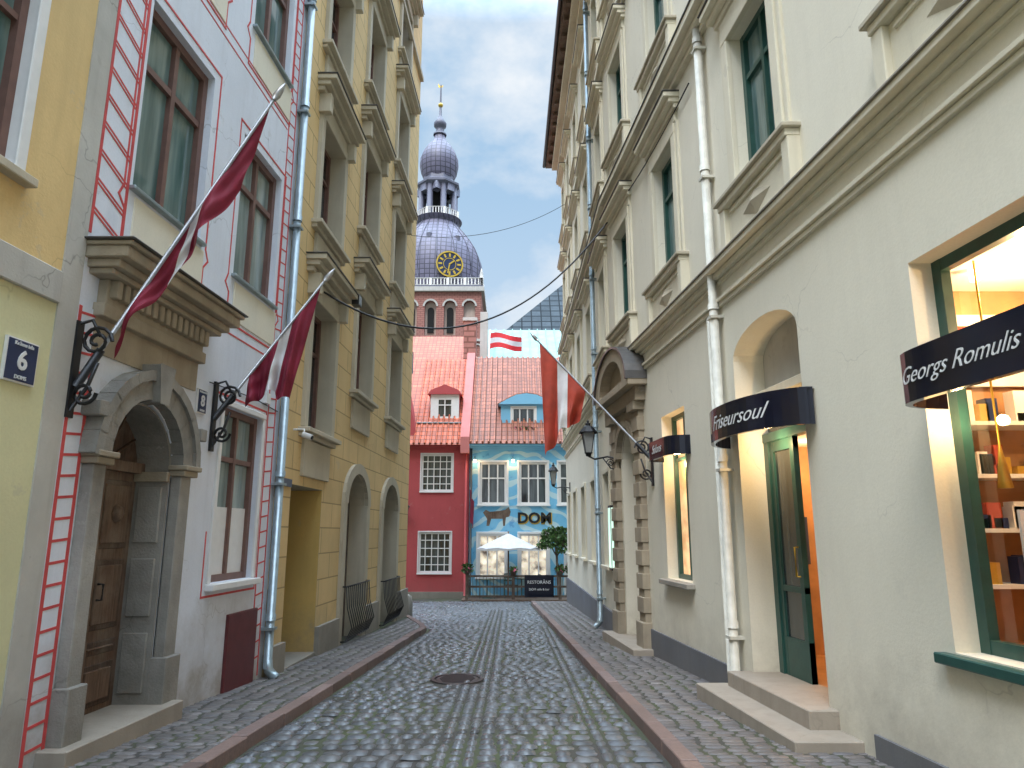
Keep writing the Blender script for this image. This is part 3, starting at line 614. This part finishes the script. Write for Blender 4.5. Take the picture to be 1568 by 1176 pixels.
b.box(D,'roof_ledge_trim','zinc',-4.3,-2.3,-.4,.3,6.42,6.48)
facade(b,D,'dormer_front','wht',-3.72,-2.42,6.45,7.8,[dw],'wht');window(b,D,dw,'wht','gld',1,(.66,),.06,.05)
b.prism(D,'dormer_roof','redh',[(-3.85,7.8),(-2.3,7.8),(-2.45,8.0),(-3.07,8.25),(-3.7,8.0)],-2.2,.12)
for x in (-3.72,-2.42): b.geo('dormer_side','redh',[D(x,0,6.45),D(x,-2,6.45),D(x,-2,7.8),D(x,0,7.8)],[(0,1,2,3)])
b.tube('downpipe','redh',[(-2.0,30.85,-1),(-2.0,30.85,5.2)],.05,8)
shell(b,E,'redh',-9,-1.88,-1.3,5.3,8)
b.done()
b=B('blue_restaurant_house')
UW=[(-1.4,-.24,2.8,4.62,.12,0),(.32,1.54,2.8,4.62,.12,0),(2.05,3.2,2.8,4.62,.12,0)]
LWs=[(-1.45,-.24,-.25,1.55,.12,0),(.32,1.54,-.25,1.55,.12,0),(2.3,3.2,-1.1,1.3,.12,0)]
facade(b,E,'front_wall','blue',-1.85,6,-1.3,5.35,UW+LWs,'wht')
for w in UW: window(b,E,w,'wht','gld',2,(.62,),.09,.06);surround(b,E,'wht',w[0],w[1],w[2],w[3],.09,.04);b.box(E,'window_sill','wht',w[0]-.12,w[1]+.12,-.01,.1,w[2]-.08,w[2])
for w in LWs: window(b,E,w,'wht','litw',2,(.62,),.09,.06);surround(b,E,'wht',w[0],w[1],w[2],w[3],.09,.04);b.box(E,'window_sill','wht',w[0]-.12,w[1]+.12,-.01,.1,w[2]-.08,w[2])
cornice(b,E,'eaves_trim','bluep',-1.85,6,5.15,.35,.24,3)
b.prism(lambda s,d,z:(d,s,z),'roof','roofb',[(30.6,5.4),(34.8,rs(34.8)-.1),(38.8,5.4)],-1.85,6)
k=-1.8
while k<3.4: b.tube('roof_tile_rolls','roofb',[(k,30.6,5.47),(k,34.75,rs(34.75)-.02)],.055,5);k+=.26
D=EM(31.5);dw=(.0,1.05,6.25,7.15,.08,0)
facade(b,D,'dormer_front','bluep',-.5,1.85,5.95,7.3,[dw],'wht');window(b,D,dw,'wht','gld',2,(),.07,.06);surround(b,D,'wht',*dw[:4],.07,.03)
for x in (-.5,1.85): b.geo('dormer_side','bluep',[D(x,0,5.95),D(x,-2.4,5.95),D(x,-2.4,7.3),D(x,0,7.3)],[(0,1,2,3)])
b.prism(D,'dormer_roof','bluep',[(-.62,7.28),(1.97,7.28),(1.6,7.5),(1.1,7.72),(.67,7.78),(.2,7.72),(-.25,7.5)],-2.6,.15)
b.prism(D,'dormer_roof_tiles','roofb',[(-.66,7.31),(-.25,7.55),(.2,7.77),(.67,7.83),(1.1,7.77),(1.6,7.55),(2.0,7.31)],-2.65,.1)
b.leaves('window_box_plants','leaf',(.55,31.25,6.12),(.62,.12,.14),260,.05);b.leaves('window_box_flowers','flower',(.55,31.2,6.15),(.6,.12,.12),70,.035)
b.box(D,'window_box','wood2',-.1,1.2,.1,.3,5.95,6.08)
b.text('sign_letters','black','DOM',.62,lambda x,y,z:E(.97+x*1.02,.03+z,2.2+y),0,.015,.02)
b.text('sign_letters_edge','gold','DOM',.62,lambda x,y,z:E(1.0+x*1.02,.012+z,2.17+y),0,.003,.035)
bp=[(-1.02,1.95),(-1.0,2.2),(-1.15,2.42),(-1.05,2.52),(-.9,2.45),(-.55,2.48),(-.35,2.52),(-.22,2.62),(-.15,2.45),(-.2,2.28),(-.32,2.25),(-.36,1.95),(-.42,1.95),(-.44,2.2),(-.85,2.2),(-.92,1.95)]
b.prism(E,'painted_bull','wood',[(-.62+(x+.62)*1.2,2.28+(z-2.28)*1.2) for x,z in bp],-.002,.006)
for x in (-1.62,.04): b.tube('wall_lamp','lamp',[(x,30.78,4.72),(x,30.78,4.6)],.05,8);b.tube('wall_lamp_arm','black',[(x,31,4.85),(x,30.78,4.85),(x,30.78,4.7)],.015,6)
shell(b,E,'bluep',-1.85,6,-1.3,5.3,8)
b.tube('downpipe','darkm',[(-1.78,30.85,-1),(-1.78,30.85,5.2)],.05,8);b.done()
def lflag(x,z):
    b=B('small_wall_flag');b.tube('pole','alu',[(x,31,z),(x-.1,30.3,z+.9)],.015,6)
    v=[];f=[]
    for i in range(9):
        for j in range(9): v.append((x-.1+.02*j+.05*math.sin(j*1.3+i*.2),30.35+.07*j,z+.85-.09*j-i*.16*(1-j*.03)))
    for i in range(8):
        for j in range(8): f.append((i*9+j,i*9+j+1,i*9+j+10,i*9+j+9))
    b.geo('cloth','carm',v,f,True);b.done()
lflag(-1.7,2.6)
# ------------------------------------------------------------ terrace
gy=g(29)
b=B('wooden_terrace_fence');T=EM(29)
for x in (-1.78,.05,1.9,2.35): b.box(T,'post','wood2',x-.06,x+.06,-.06,.06,gy-.05,gy+1.05);b.box(T,'post_cap','wood2',x-.08,x+.08,-.08,.08,gy+1.05,gy+1.1)
for z in (.18,.55,.95): b.box(T,'rail','wood2',-1.78,2.35,-.03,.03,gy+z-.04,gy+z+.04)
for k in range(30): x=-1.7+k*.137;b.box(T,'slat','wood2',x,x+.02,-.012,.012,gy+.18,gy+.95)
b.box(T,'deck_step','wood',-2.0,2.4,-.9,.12,gy-.2,gy+.06);b.done()
b=B('menu_board');b.box(T,'board','navy',.5,1.65,.05,.08,gy+.15,gy+1.0);b.text('chalk_text','wht','RESTORĀNS',.17,lambda x,y,z:T(1.07+x,.085+z,gy+.72+y));b.text('chalk_text','wht','DOM cafe & bar',.12,lambda x,y,z:T(1.07+x,.085+z,gy+.45+y));b.done()
b=B('patio_umbrella');c=(-.15,29.95,gy)
v=[(c[0],c[1],gy+2.62)];f=[]
for k in range(16):
    a=2*math.pi*k/16;r=1.3 if k%2==0 else 1.2;v.append((c[0]+r*math.cos(a),c[1]+r*math.sin(a)*.6,gy+2.0+(0 if k%2==0 else .05)))
for k in range(16): f.append((0,1+k,1+(k+1)%16))
v+=[(x,y,z-.07) for x,y,z in v[1:17]]
for k in range(16): f.append((1+k,1+(k+1)%16,17+(k+1)%16,17+k))
b.geo('canopy','whcl',v,f);b.tube('pole','wood',[(c[0],c[1],gy),(c[0],c[1],gy+2.7)],.03,8)
for k in range(8):
    a=2*math.pi*k/8;b.tube('ribs','wood',[(c[0],c[1],gy+2.5),(c[0]+1.25*math.cos(a),c[1]+.75*math.sin(a),gy+1.98)],.012,5)
b.done()
def chair(x,y,r):
    b=B('cafe_chair');cr,sr=math.cos(r),math.sin(r)
    Q=lambda a,c_,z:(x+a*cr-c_*sr,y+a*sr+c_*cr,gy+.06+z)
    for a,c_ in ((-.2,-.2),(.2,-.2)): b.tube('leg','gframe',[Q(a,c_,0),Q(a,c_,.45)],.014,6)
    for a in (-.2,.2): b.tube('leg_back','gframe',[Q(a,.22,0),Q(a,.2,.45),Q(a,.26,.9)],.014,6)
    b.box(Q,'seat','gframe',-.22,.22,-.22,.22,.44,.47)
    for z in (.6,.72,.86): b.box(Q,'back_slat','gframe',-.2,.2,.215,.235,z,z+.05)
    b.done()
def table(x,y):
    b=B('cafe_table');b.lathe('top','gframe',(x,y,gy+.06),[(0,.75),(.34,.75),(.34,.72),(0,.72)],16,False);b.tube('stem','gframe',[(x,y,gy+.06),(x,y,gy+.78)],.02,8);b.lathe('foot','gframe',(x,y,gy+.06),[(.24,0),(.22,.03),(.02,.06)],12);b.done()
table(-1.0,29.6);chair(-1.5,29.6,1.57);chair(-.5,29.55,-1.57);table(.4,30.1);chair(.9,30.2,-1.4);chair(-.05,30.4,.4)
for x,y,z,rx,rz,nn in ((-1.78,28.95,gy+1.25,.25,.22,170),(1.9,28.95,gy+1.22,.22,.2,150),(2.3,28.95,gy+1.25,.2,.25,150),(.05,28.95,gy+1.2,.18,.14,90)):
    b=B('potted_plant');b.leaves('leaves','leaf',(x,y,z),(rx,.15,rz),nn,.06);b.leaves('flowers','flower',(x,y-.05,z+.02),(rx,.15,rz),nn//6,.035);b.lathe('pot','wood2',(x,y,z-.22),[(.0,0),(.1,0),(.14,.18)],10);b.done()
b=B('leafy_shrub');b.leaves('leaves','leaf',(1.85,29.9,1.5),(.7,.35,.36),700,.075);b.leaves('leaves','leaf',(1.4,29.8,1.15),(.42,.3,.22),220,.07);b.leaves('leaves','leaf',(2.1,29.9,1.0),(.35,.3,.3),160,.07);b.tube('stem','wood2',[(1.9,30,gy),(1.85,29.95,.6),(1.75,29.9,1.5)],.05,8)
for k in range(8): b.tube('limb','wood2',[(1.85,29.95,.6),(1.75+random.uniform(-.6,.6),29.9+random.uniform(-.2,.2),1.5+random.uniform(-.2,.25))],.018,5)
b.done()
# ------------------------------------------------------------ backdrop buildings
b=B('orange_roof_house');b.box(I,'walls','redh',-14,-2.6,40,48,-1.1,9.7);b.prism(lambda s,d,z:(d,s,z),'roof','roofo',[(39.7,9.6),(44,14.0),(48.3,9.6)],-14,-2.5)
b.box(I,'chimney','brick',-2.95,-2.2,41.5,42.4,9,14.3);b.box(I,'chimney_trim','limes',-3.02,-2.13,41.43,42.47,14.3,14.5);b.done()
b=B('copper_roof_hall');b.box(I,'walls','limes',-1.9,14,45,56,-1.1,12.7)
b.prism(lambda s,d,z:(d,s,z),'roof','patina',[(44.6,12.6),(49,15.9),(56.4,12.6)],-1.9,14)
for k in range(26): b.prism(lambda s,d,z:(d,s,z),'roof_seam','patina',[(44.6,12.62),(49,15.92),(49,16.0),(44.6,12.7)],-1.8+k*.6,-1.75+k*.6)
b.tube('gutter','patina',[(-1.9,44.55,12.65),(14,44.55,12.65)],.12,6)
b.box(I,'parapet_trim','limes',-2.1,-1.6,44.7,45.6,12.7,15.9);b.done()
b=B('roof_flag')
b.tube('pole','wht',[(-1.5,44.2,12.4),(-1.42,44.1,14.5)],.045,8)
v=[];nx,nz=24,9
for i in range(nx+1):
    u=i/nx
    for j in range(nz+1):
        q=j/nz
        v.append((-1.42+2.05*u,44.1+.22*math.sin(u*7+q)*u,14.25-.05*q+.10*math.sin(u*6.5)-.25*u*u-(.98-.12*u)*q))
fr_,fw_=[],[]
for i in range(nx):
    for j in range(nz):
        k=i*(nz+1)+j;(fw_ if 3<=j<6 else fr_).append((k,k+1,k+nz+2,k+nz+1))
b.geo('cloth','flagred',v,fr_,True);b.geo('cloth_stripe','whcl',v,fw_,True);b.done()
b=B('cathedral_nave');b.box(I,'walls','brick',-2,40,88,112,-1,25)
vv=[(-3,86.5,25),(41,86.5,25),(41,113,25),(-3,113,25),(10.5,99,40),(41,99,40)]
b.geo('roof','slate',vv,[(0,1,5,4),(2,3,4,5),(0,4,3),(1,2,5)]);b.done()
b=B('cathedral_tower');cx,cy=-14.1,125
TF=EM(116.2);R=8.8;K=3.0
ops=[(cx-R+1.15+k*3.35,cx-R+3.15+k*3.35,37.6-K,43.8-K,1.0,1.0) for k in range(5)]
facade(b,TF,'brick_body','brick',cx-R,cx+R,-1,46.2-K,ops,'brick')
TS=lambda s,d,z:(cx+R+d,s,z)
facade(b,TS,'brick_body','brick',116.2,133.8,-1,46.2-K,[(118+k*3.35,120+k*3.35,37.6-K,43.8-K,1.0,1.0) for k in range(4)],'brick')
b.box(I,'core','nich',cx-R+.9,cx+R-.9,117.1,133,-1,46-K)
for k,o in enumerate(ops):
    m=(o[0]+o[1])/2
    if k in (1,2,3):
        b.box(TF,'tower_window','void',m-.55,m+.55,-.92,-.6,38.2-K,42.2-K);b.ring(TF,'tower_window','void',m,42.2-K,.02,.55,-.92,-.6)
    b.ring(TF,'niche_arch_trim','limes',m,42.8-K,1.0,1.3,-.1,.15)
for k in range(12):
    m=cx-R+.75+k*1.48;b.ring(TF,'arcade_trim','limes',m,35.4-K,.48,.7,-.05,.2,0,180,8);b.box(TF,'arcade_trim','limes',m+.62,m+.86,-.05,.2,33.9-K,35.5-K)
b.box(TF,'string_trim','limes',cx-R,cx+R,-.05,.3,36.5-K,36.9-K);b.box(TF,'string_trim','limes',cx-R,cx+R,-.05,.3,33.3-K,33.7-K)
b.box(I,'cornice_trim','limes',cx-R-.5,cx+R+.5,115.6,134.4,45.4-K,46.2-K)
b.box(I,'deck','domep',cx-R-.3,cx+R+.3,115.8,134.2,46.2-K,46.5-K)
def balus(z,h,x0,x1,y0,y1,n):
    for p,q in (((x0,y0),(x1,y0)),((x1,y0),(x1,y1)),((x0,y0),(x0,y1))):
        for zz in (z+.08,z+h): b.tube('balustrade_rail','limes',[(p[0],p[1],zz),(q[0],q[1],zz)],.13,6)
        for k in range(n+1):
            t=k/n;x=p[0]+(q[0]-p[0])*t;y=p[1]+(q[1]-p[1])*t;b.tube('baluster','limes',[(x,y,z),(x,y,z+h)],.12 if k%5 else .28,6)
balus(46.5-K,1.3,cx-R-.1,cx+R+.1,116,134,30)
b.tube('corner_finial','limes',[(cx+R,116,47.8-K),(cx+R,116,48.6-K),(cx+R,116,49.6-K)],[.35,.3,.05],8)
dp=[(8.1,43.3),(8.5,45.5),(8.65,47.5),(8.6,49.3),(8.2,51.3),(7.5,53.1),(6.5,54.8),(5.4,56.3),(4.5,57.4),(3.9,58.3),(3.8,58.8),(4.5,59.1),(4.6,59.3)]
b.lathe('dome','dome',(cx,cy,0),dp,32)
for k in range(16):
    a=2*math.pi*k/16+.1;b.tube('dome_rib','domep',[(cx+(r+.04)*math.cos(a),cy+(r+.04)*math.sin(a),z) for r,z in dp[1:-2]],.09,5)
for k in range(3):
    a=-math.pi/2+(k-1)*.75-.1
    b.lathe('dome_lucarne','domep',(cx+7.0*math.cos(a),cy+7.0*math.sin(a),53.2),[(.5,0),(.5,.9),(0,1.5)],6,False)
LZ=59.3
for zz in (LZ+.1,LZ+1.4):
    b.lathe('lantern_gallery_rail','limes',(cx,cy,zz),[(4.25,0),(4.25,.15),(4.05,.15)],8,False,.39)
for k in range(8):
    a0=2*math.pi*k/8+.39;a1=a0+math.pi/4
    for q in range(6):
        t=q/6;x=4.15*(math.cos(a0)*(1-t)+math.cos(a1)*t);y=4.15*(math.sin(a0)*(1-t)+math.sin(a1)*t)
        b.tube('lantern_gallery','limes',[(cx+x,cy+y,LZ),(cx+x,cy+y,LZ+1.45)],.26 if q==0 else .10,6)
    a=a0;b.tube('lantern_post','domep',[(cx+3.3*math.cos(a),cy+3.3*math.sin(a),LZ),(cx+3.3*math.cos(a),cy+3.3*math.sin(a),66)],.56,6)
    am=(a0+a1)/2;b.tube('lantern_post','domep',[(cx+3.0*math.cos(am),cy+3.0*math.sin(am),64.6),(cx+3.0*math.cos(am),cy+3.0*math.sin(am),66)],1.1,4)
b.lathe('lantern_core','void',(cx,cy,LZ),[(1.2,0),(1.2,6.6)],8,False)
b.lathe('lantern_cornice','domep',(cx,cy,0),[(3.4,65.4),(3.7,65.7),(4.3,66.2),(4.3,66.6),(3.5,66.9),(3.1,67.5),(3.0,68.2)],8,False,.39)
b.lathe('upper_onion','dome',(cx,cy,0),[(2.9,68.1),(3.45,69.4),(3.75,70.9),(3.65,72.3),(3.1,73.8),(2.3,75.1),(1.5,76.1),(1.1,76.9),(1.0,77.8)],24)
b.lathe('spire','domep',(cx,cy,0),[(1.3,77.6),(1.3,77.9),(.8,78.1),(.8,79.2),(1.2,79.5),(1.25,80.2),(.7,81.1),(.3,82.0),(.18,84.5),(.12,88.7)],12)
b.lathe('golden_ball','gold',(cx,cy,84.2),[(0,-.5),(.4,-.3),(.5,0),(.4,.3),(0,.5)],12)
b.prism(EM(125),'weathercock','gold',[(cx-.5,88.2),(cx+.1,88.0),(cx+.5,88.6),(cx+.15,88.5),(cx-.2,88.5),(cx-.6,89.0)],-.03,.03)
kx,kz=-10.9,47.6;ky=116.7
CM=lambda s,d,z:(kx+s*.97+ .0*d, ky-d+s*.26, kz+z)
b.ring(CM,'clock_rim','gold',0,0,2.15,2.4,.0,.35,0,360,32);b.ring(CM,'clock_face','navyp',0,0,.02,2.2,-.9,.2,0,360,32);b.ring(CM,'clock_inner','gold',0,0,1.05,1.15,.15,.26,0,360,24)
for k in range(12):
    a=k*math.pi/6;b.prism(CM,'clock_numeral','gold',[(1.35*math.cos(a)-.16*math.sin(a),1.35*math.sin(a)+.16*math.cos(a)),(2.0*math.cos(a)-.16*math.sin(a),2.0*math.sin(a)+.16*math.cos(a)),(2.0*math.cos(a)+.16*math.sin(a),2.0*math.sin(a)-.16*math.cos(a)),(1.35*math.cos(a)+.16*math.sin(a),1.35*math.sin(a)-.16*math.cos(a))],.15,.27)
b.line(CM,'clock_hand','gold',[(0,0),(-.3,-1.6)],.2,.35);b.line(CM,'clock_hand','gold',[(0,0),(.75,.6)],.24,.37)
b.done()
# ------------------------------------------------------------ wires
def wire(p,q,sag,r=.018,n=30):
    b=B('overhead_cable');p=Vector(p);q=Vector(q)
    b.tube('cable','black',[p.lerp(q,i/n)-Vector((0,0,4*sag*(i/n)*(1-i/n))) for i in range(n+1)],r,6);b.done()
wire(L2(11.3,0,5.6),R1(13.9,0,8.2),1.45,.018)
wire(L2(19.5,0,10.2),R2(24,0,13.5),.5,.010)
wire(R1(9,.05,7.9),R1(13.9,.05,8.2),.15,.012)
# ------------------------------------------------------------ ground
def flatsheet(name,mat,pts_y,x0,x1,dz):
    v=[];f=[]
    for i,y in enumerate(pts_y): v+=[(x0,y,g(y)+dz),(x1,y,g(y)+dz)]
    for i in range(len(pts_y)-1): f.append((2*i,2*i+1,2*i+3,2*i+2))
    me=bpy.data.meshes.new(name);me.from_pydata(v,[],f);me.materials.append(MT[mat]);o=bpy.data.objects.new(name,me);sc.collection.objects.link(o)
flatsheet('ground','soil',[-900,-10,31,1500],-1200,1200,-.013)
def setts(name,mat,arr,dome,zo,depth=.035,jz=.004,tilt=.03,jit=.03):
    a=np.array(arr);n=len(a);u=np.array([-1,-.76,0,.76,1])
    X,Y=np.meshgrid(u,u);X=X.ravel();Y=Y.ravel();ring=np.maximum(abs(X),abs(Y))
    Z=np.where(ring>.95,-depth,np.where(ring>.5,-dome,0.0))
    cor=(abs(X)>.7)&(abs(Y)>.7);X=np.where(cor,X*.90,X);Y=np.where(cor,Y*.90,Y);Z=np.where(cor&(ring<.9),Z-dome*.5,Z)
    jx=rng.normal(0,jit,(n,25))*(a[:,2:3]);jy=rng.normal(0,jit,(n,25))*a[:,3:4]
    xs=X[None]*a[:,2:3]/2+jx*.5;ys=Y[None]*a[:,3:4]/2+jy*.5
    th=rng.normal(0,.035,n)[:,None];xr=xs*np.cos(th)-ys*np.sin(th);yr=xs*np.sin(th)+ys*np.cos(th)
    tx=rng.normal(0,tilt,n)[:,None];ty=rng.normal(0,tilt,n)[:,None]
    gx=np.clip(a[:,1],-10,31)*-.036
    zz=Z[None]+xr*tx+yr*ty+yr*-.036+gx[:,None]+zo+rng.normal(0,jz,n)[:,None]+rng.normal(0,.001,(n,25))
    V=np.stack([xr+a[:,0:1],yr+a[:,1:2],zz],-1).reshape(-1,3)
    fq=[(r*5+c,r*5+c+1,r*5+c+6,r*5+c+5) for r in range(4) for c in range(4)]
    Fq=(np.array(fq)[None]+np.arange(n)[:,None,None]*25).reshape(-1,4)
    me=bpy.data.meshes.new(name);me.vertices.add(len(V));me.vertices.foreach_set('co',V.ravel())
    me.loops.add(Fq.size);me.loops.foreach_set('vertex_index',Fq.ravel().astype(np.int32))
    me.polygons.add(len(Fq));me.polygons.foreach_set('loop_start',np.arange(0,Fq.size,4,dtype=np.int32));me.polygons.foreach_set('use_smooth',np.ones(len(Fq),bool))
    me.update(calc_edges=True);me.validate();me.materials.append(MT[mat])
    o=bpy.data.objects.new(name,me);sc.collection.objects.link(o);return o
def kl(y): return -2.53+.034*y if y<17.2 else -1.945-(y-17.2)*.28
def kr(y): return 1.45-.0276*y
A=[];y=2.5
MH=(-.75,10.3,.36)
while y<28.6:
    l=.185*random.uniform(.85,1.15)
    x0=kl(y)+.03 if y<21.3 else -10;x1=kr(y)-.03 if y<27.2 else 9
    lines=[-.60,-.36,.80] if y<24 else []
    segs=[];c=x0
    for q in lines:
        if q+.12<x1: segs.append((c,q-.055));c=q+.055
    segs.append((c,x1))
    for a_,b_ in segs:
        x=a_
        while x<b_-.04:
            w=random.uniform(.12,.22);w=min(w,b_-x)
            if b_-(x+w)<.07: w=b_-x
            cx_=x+w/2;yy=y+l/2+.03*math.sin(cx_*1.7+y*.4)+random.gauss(0,.006)
            if (cx_-MH[0])**2+(yy-MH[1])**2>(MH[2]+.05)**2: A.append((cx_,yy,w-.010,(l-.010)*random.uniform(.93,1.0)))
            x+=w
    y+=l
for q in (-.60,-.36,.80):
    y=2.5
    while y<(24 if q<0 else 19): l=random.uniform(.17,.27);A.append((q,y+l/2,.10,l-.010));y+=l
setts('cobblestone_road','setts',A,.013,.014,.035,.0055,.045,.035)
A=[];
for side in (0,1):
    y=2.0
    while y<(20.9 if side==0 else 27.3):
        l=.10;
        if side==0: x0=-3.8+.06*y-.1;x1=kl(y)-.15
        else: x0=kr(y)+.15;x1=(3.39-.09*y if y<14 else 2.2)+.1
        x=x0-random.random()*.1
        while x<x1:
            w=min(.2,x1-x)
            if w>.05: A.append((x+w/2,y+l/2,w-.006,l-.006))
            x+=w
        y+=l
setts('pavement','paver',A,.002,.095,.02,.001,.006,.010)
b=B('pavement_bed')
for side in (0,1):
    ys=[2+.5*i for i in range(39 if side==0 else 51)];v=[];f=[]
    for y in ys:
        xa,xb=(( -4.2,kl(y)-.14) if side==0 else (kr(y)+.14,3.6)) ;v+=[(xa,y,g(y)+.085),(xb,y,g(y)+.085)]
    for i in range(len(ys)-1): f.append((2*i,2*i+1,2*i+3,2*i+2))
    b.geo('bed','soil',v,f)
b.done()
b=B('granite_kerb')
for side,fn,ye in ((0,kl,21.2),(1,kr,27.2)):
    y=2.0
    while y<ye:
        l=random.uniform(.55,.95);y1=min(y+l,ye);dz=random.uniform(-.006,.008);dx=random.uniform(-.008,.008)
        w0,w1=(-.145,0) if side==0 else (0,.145)
        v=[]
        for yy in (y+.006,y1-.006):
            for w in (w0,w1):
                for z in (-.06,.105+dz): v.append((fn(yy)+w+dx,yy,g(yy)+z))
        b.geo('kerb_stones','kerb',v,[(0,1,3,2),(4,6,7,5),(0,4,5,1),(2,3,7,6),(0,2,6,4),(1,5,7,3)]);y=y1
b.done()
b=B('manhole_cover');c=(MH[0],MH[1],g(MH[1]))
b.lathe('cover','darkm',c,[(0,.012),(.29,.012),(.30,.0),(.31,.0),(.31,.016),(.36,.016),(.38,-.02)],28,False)
for k in range(-4,5): b.box(I,'ridge','darkm',c[0]-.24+abs(k)*.015,c[0]+.24-abs(k)*.015,c[1]+k*.058-.012,c[1]+k*.058+.012,c[2]+.0,c[2]+.02)
b.done()
b=B('bollard_stone');b.lathe('stone','greyst',(-2.95,20.7,g(20.7)),[(.16,0),(.15,.45),(.11,.6),(0,.66)],10);b.done()
# ------------------------------------------------------------ world, lights, camera
w=bpy.data.worlds.new("World");sc.world=w;w.use_nodes=True;t=w.node_tree;bg=t.nodes['Background']
SE,SR=math.radians(52),math.radians(200)
sky=N(t,'ShaderNodeTexSky',sky_type='NISHITA');sky.sun_disc=False;sky.sun_elevation=SE;sky.sun_rotation=SR;sky.air_density=1.0;sky.dust_density=1.5
tc=N(t,'ShaderNodeTexCoord');mp=N(t,'ShaderNodeMapping');mp.inputs['Scale'].default_value=(1,1,1.5);mp.inputs['Location'].default_value=(.3,.1,.2)
t.links.new(tc.outputs['Generated'],mp.inputs[0])
n1=noise(t,mp.outputs[0],3.2,6,.6)
sp=N(t,'ShaderNodeSeparateXYZ');t.links.new(tc.outputs['Generated'],sp.inputs[0])
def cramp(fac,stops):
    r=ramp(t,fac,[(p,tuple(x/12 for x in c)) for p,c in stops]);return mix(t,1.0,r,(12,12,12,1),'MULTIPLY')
cov=ramp(t,n1,[(.42,(.08,)*3),(.64,(1,1,1))])
base=mix(t,.75,sky.outputs[0],(3.6,5.6,7.7,1))
base=mix(t,ramp(t,sp.outputs[2],[(.1,(.6,)*3),(.45,(0,0,0))]),base,(6.6,7.2,7.7,1))
cc=mix(t,cov,base,(7.1,7.5,7.9,1))
gain=cramp(sp.outputs[2],[(0,(1,1,1)),(.63,(1.05,1.05,1.05)),(.76,(5.2,5.2,5.3)),(1,(10.2,10.4,10.7))])  # overhead sky, out of view, brightened to add light on the street walls
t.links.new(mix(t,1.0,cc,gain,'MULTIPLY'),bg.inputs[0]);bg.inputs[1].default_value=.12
sn=bpy.data.lights.new('sun','SUN');sn.energy=1.5;sn.angle=math.radians(20);sn.color=(1,.97,.93);so=bpy.data.objects.new('sun',sn);sc.collection.objects.link(so)
az=SR;dv=Vector((math.sin(az)*math.cos(SE),math.cos(az)*math.cos(SE),math.sin(SE)))
so.rotation_euler=dv.to_track_quat('Z','Y').to_euler();so.location=(0,-5,25)
def pl(p,e,r=.05,c=(1,.66,.32)):
    l=bpy.data.lights.new('shop_lamp','POINT');l.energy=e;l.shadow_soft_size=r;l.color=c;o=bpy.data.objects.new('shop_lamp',l);o.location=p;sc.collection.objects.link(o)
pl(R1(4.9,-.9,3.2),75);pl(R1(4.0,-.9,3.2),50);pl(R1(4.72,-.08,2.35),10,.04);pl(R1(7.7,-.12,2.55),20);pl(R1(10.7,-.08,2.62),15);pl(R1(8.7,-1.2,2.5),35)
pl((-1.62,30.7,4.55),8);pl((.04,30.7,4.55),8)
cam=bpy.data.cameras.new("camera");co=bpy.data.objects.new("camera",cam);sc.collection.objects.link(co);sc.camera=co
cam.sensor_width=36;cam.lens=F/1568*36;cam.clip_end=3000
co.location=(0,0,H);co.rotation_euler=(math.pi/2+P,0,0)
sc.view_settings.view_transform='Standard';sc.view_settings.look='None';sc.view_settings.exposure=0
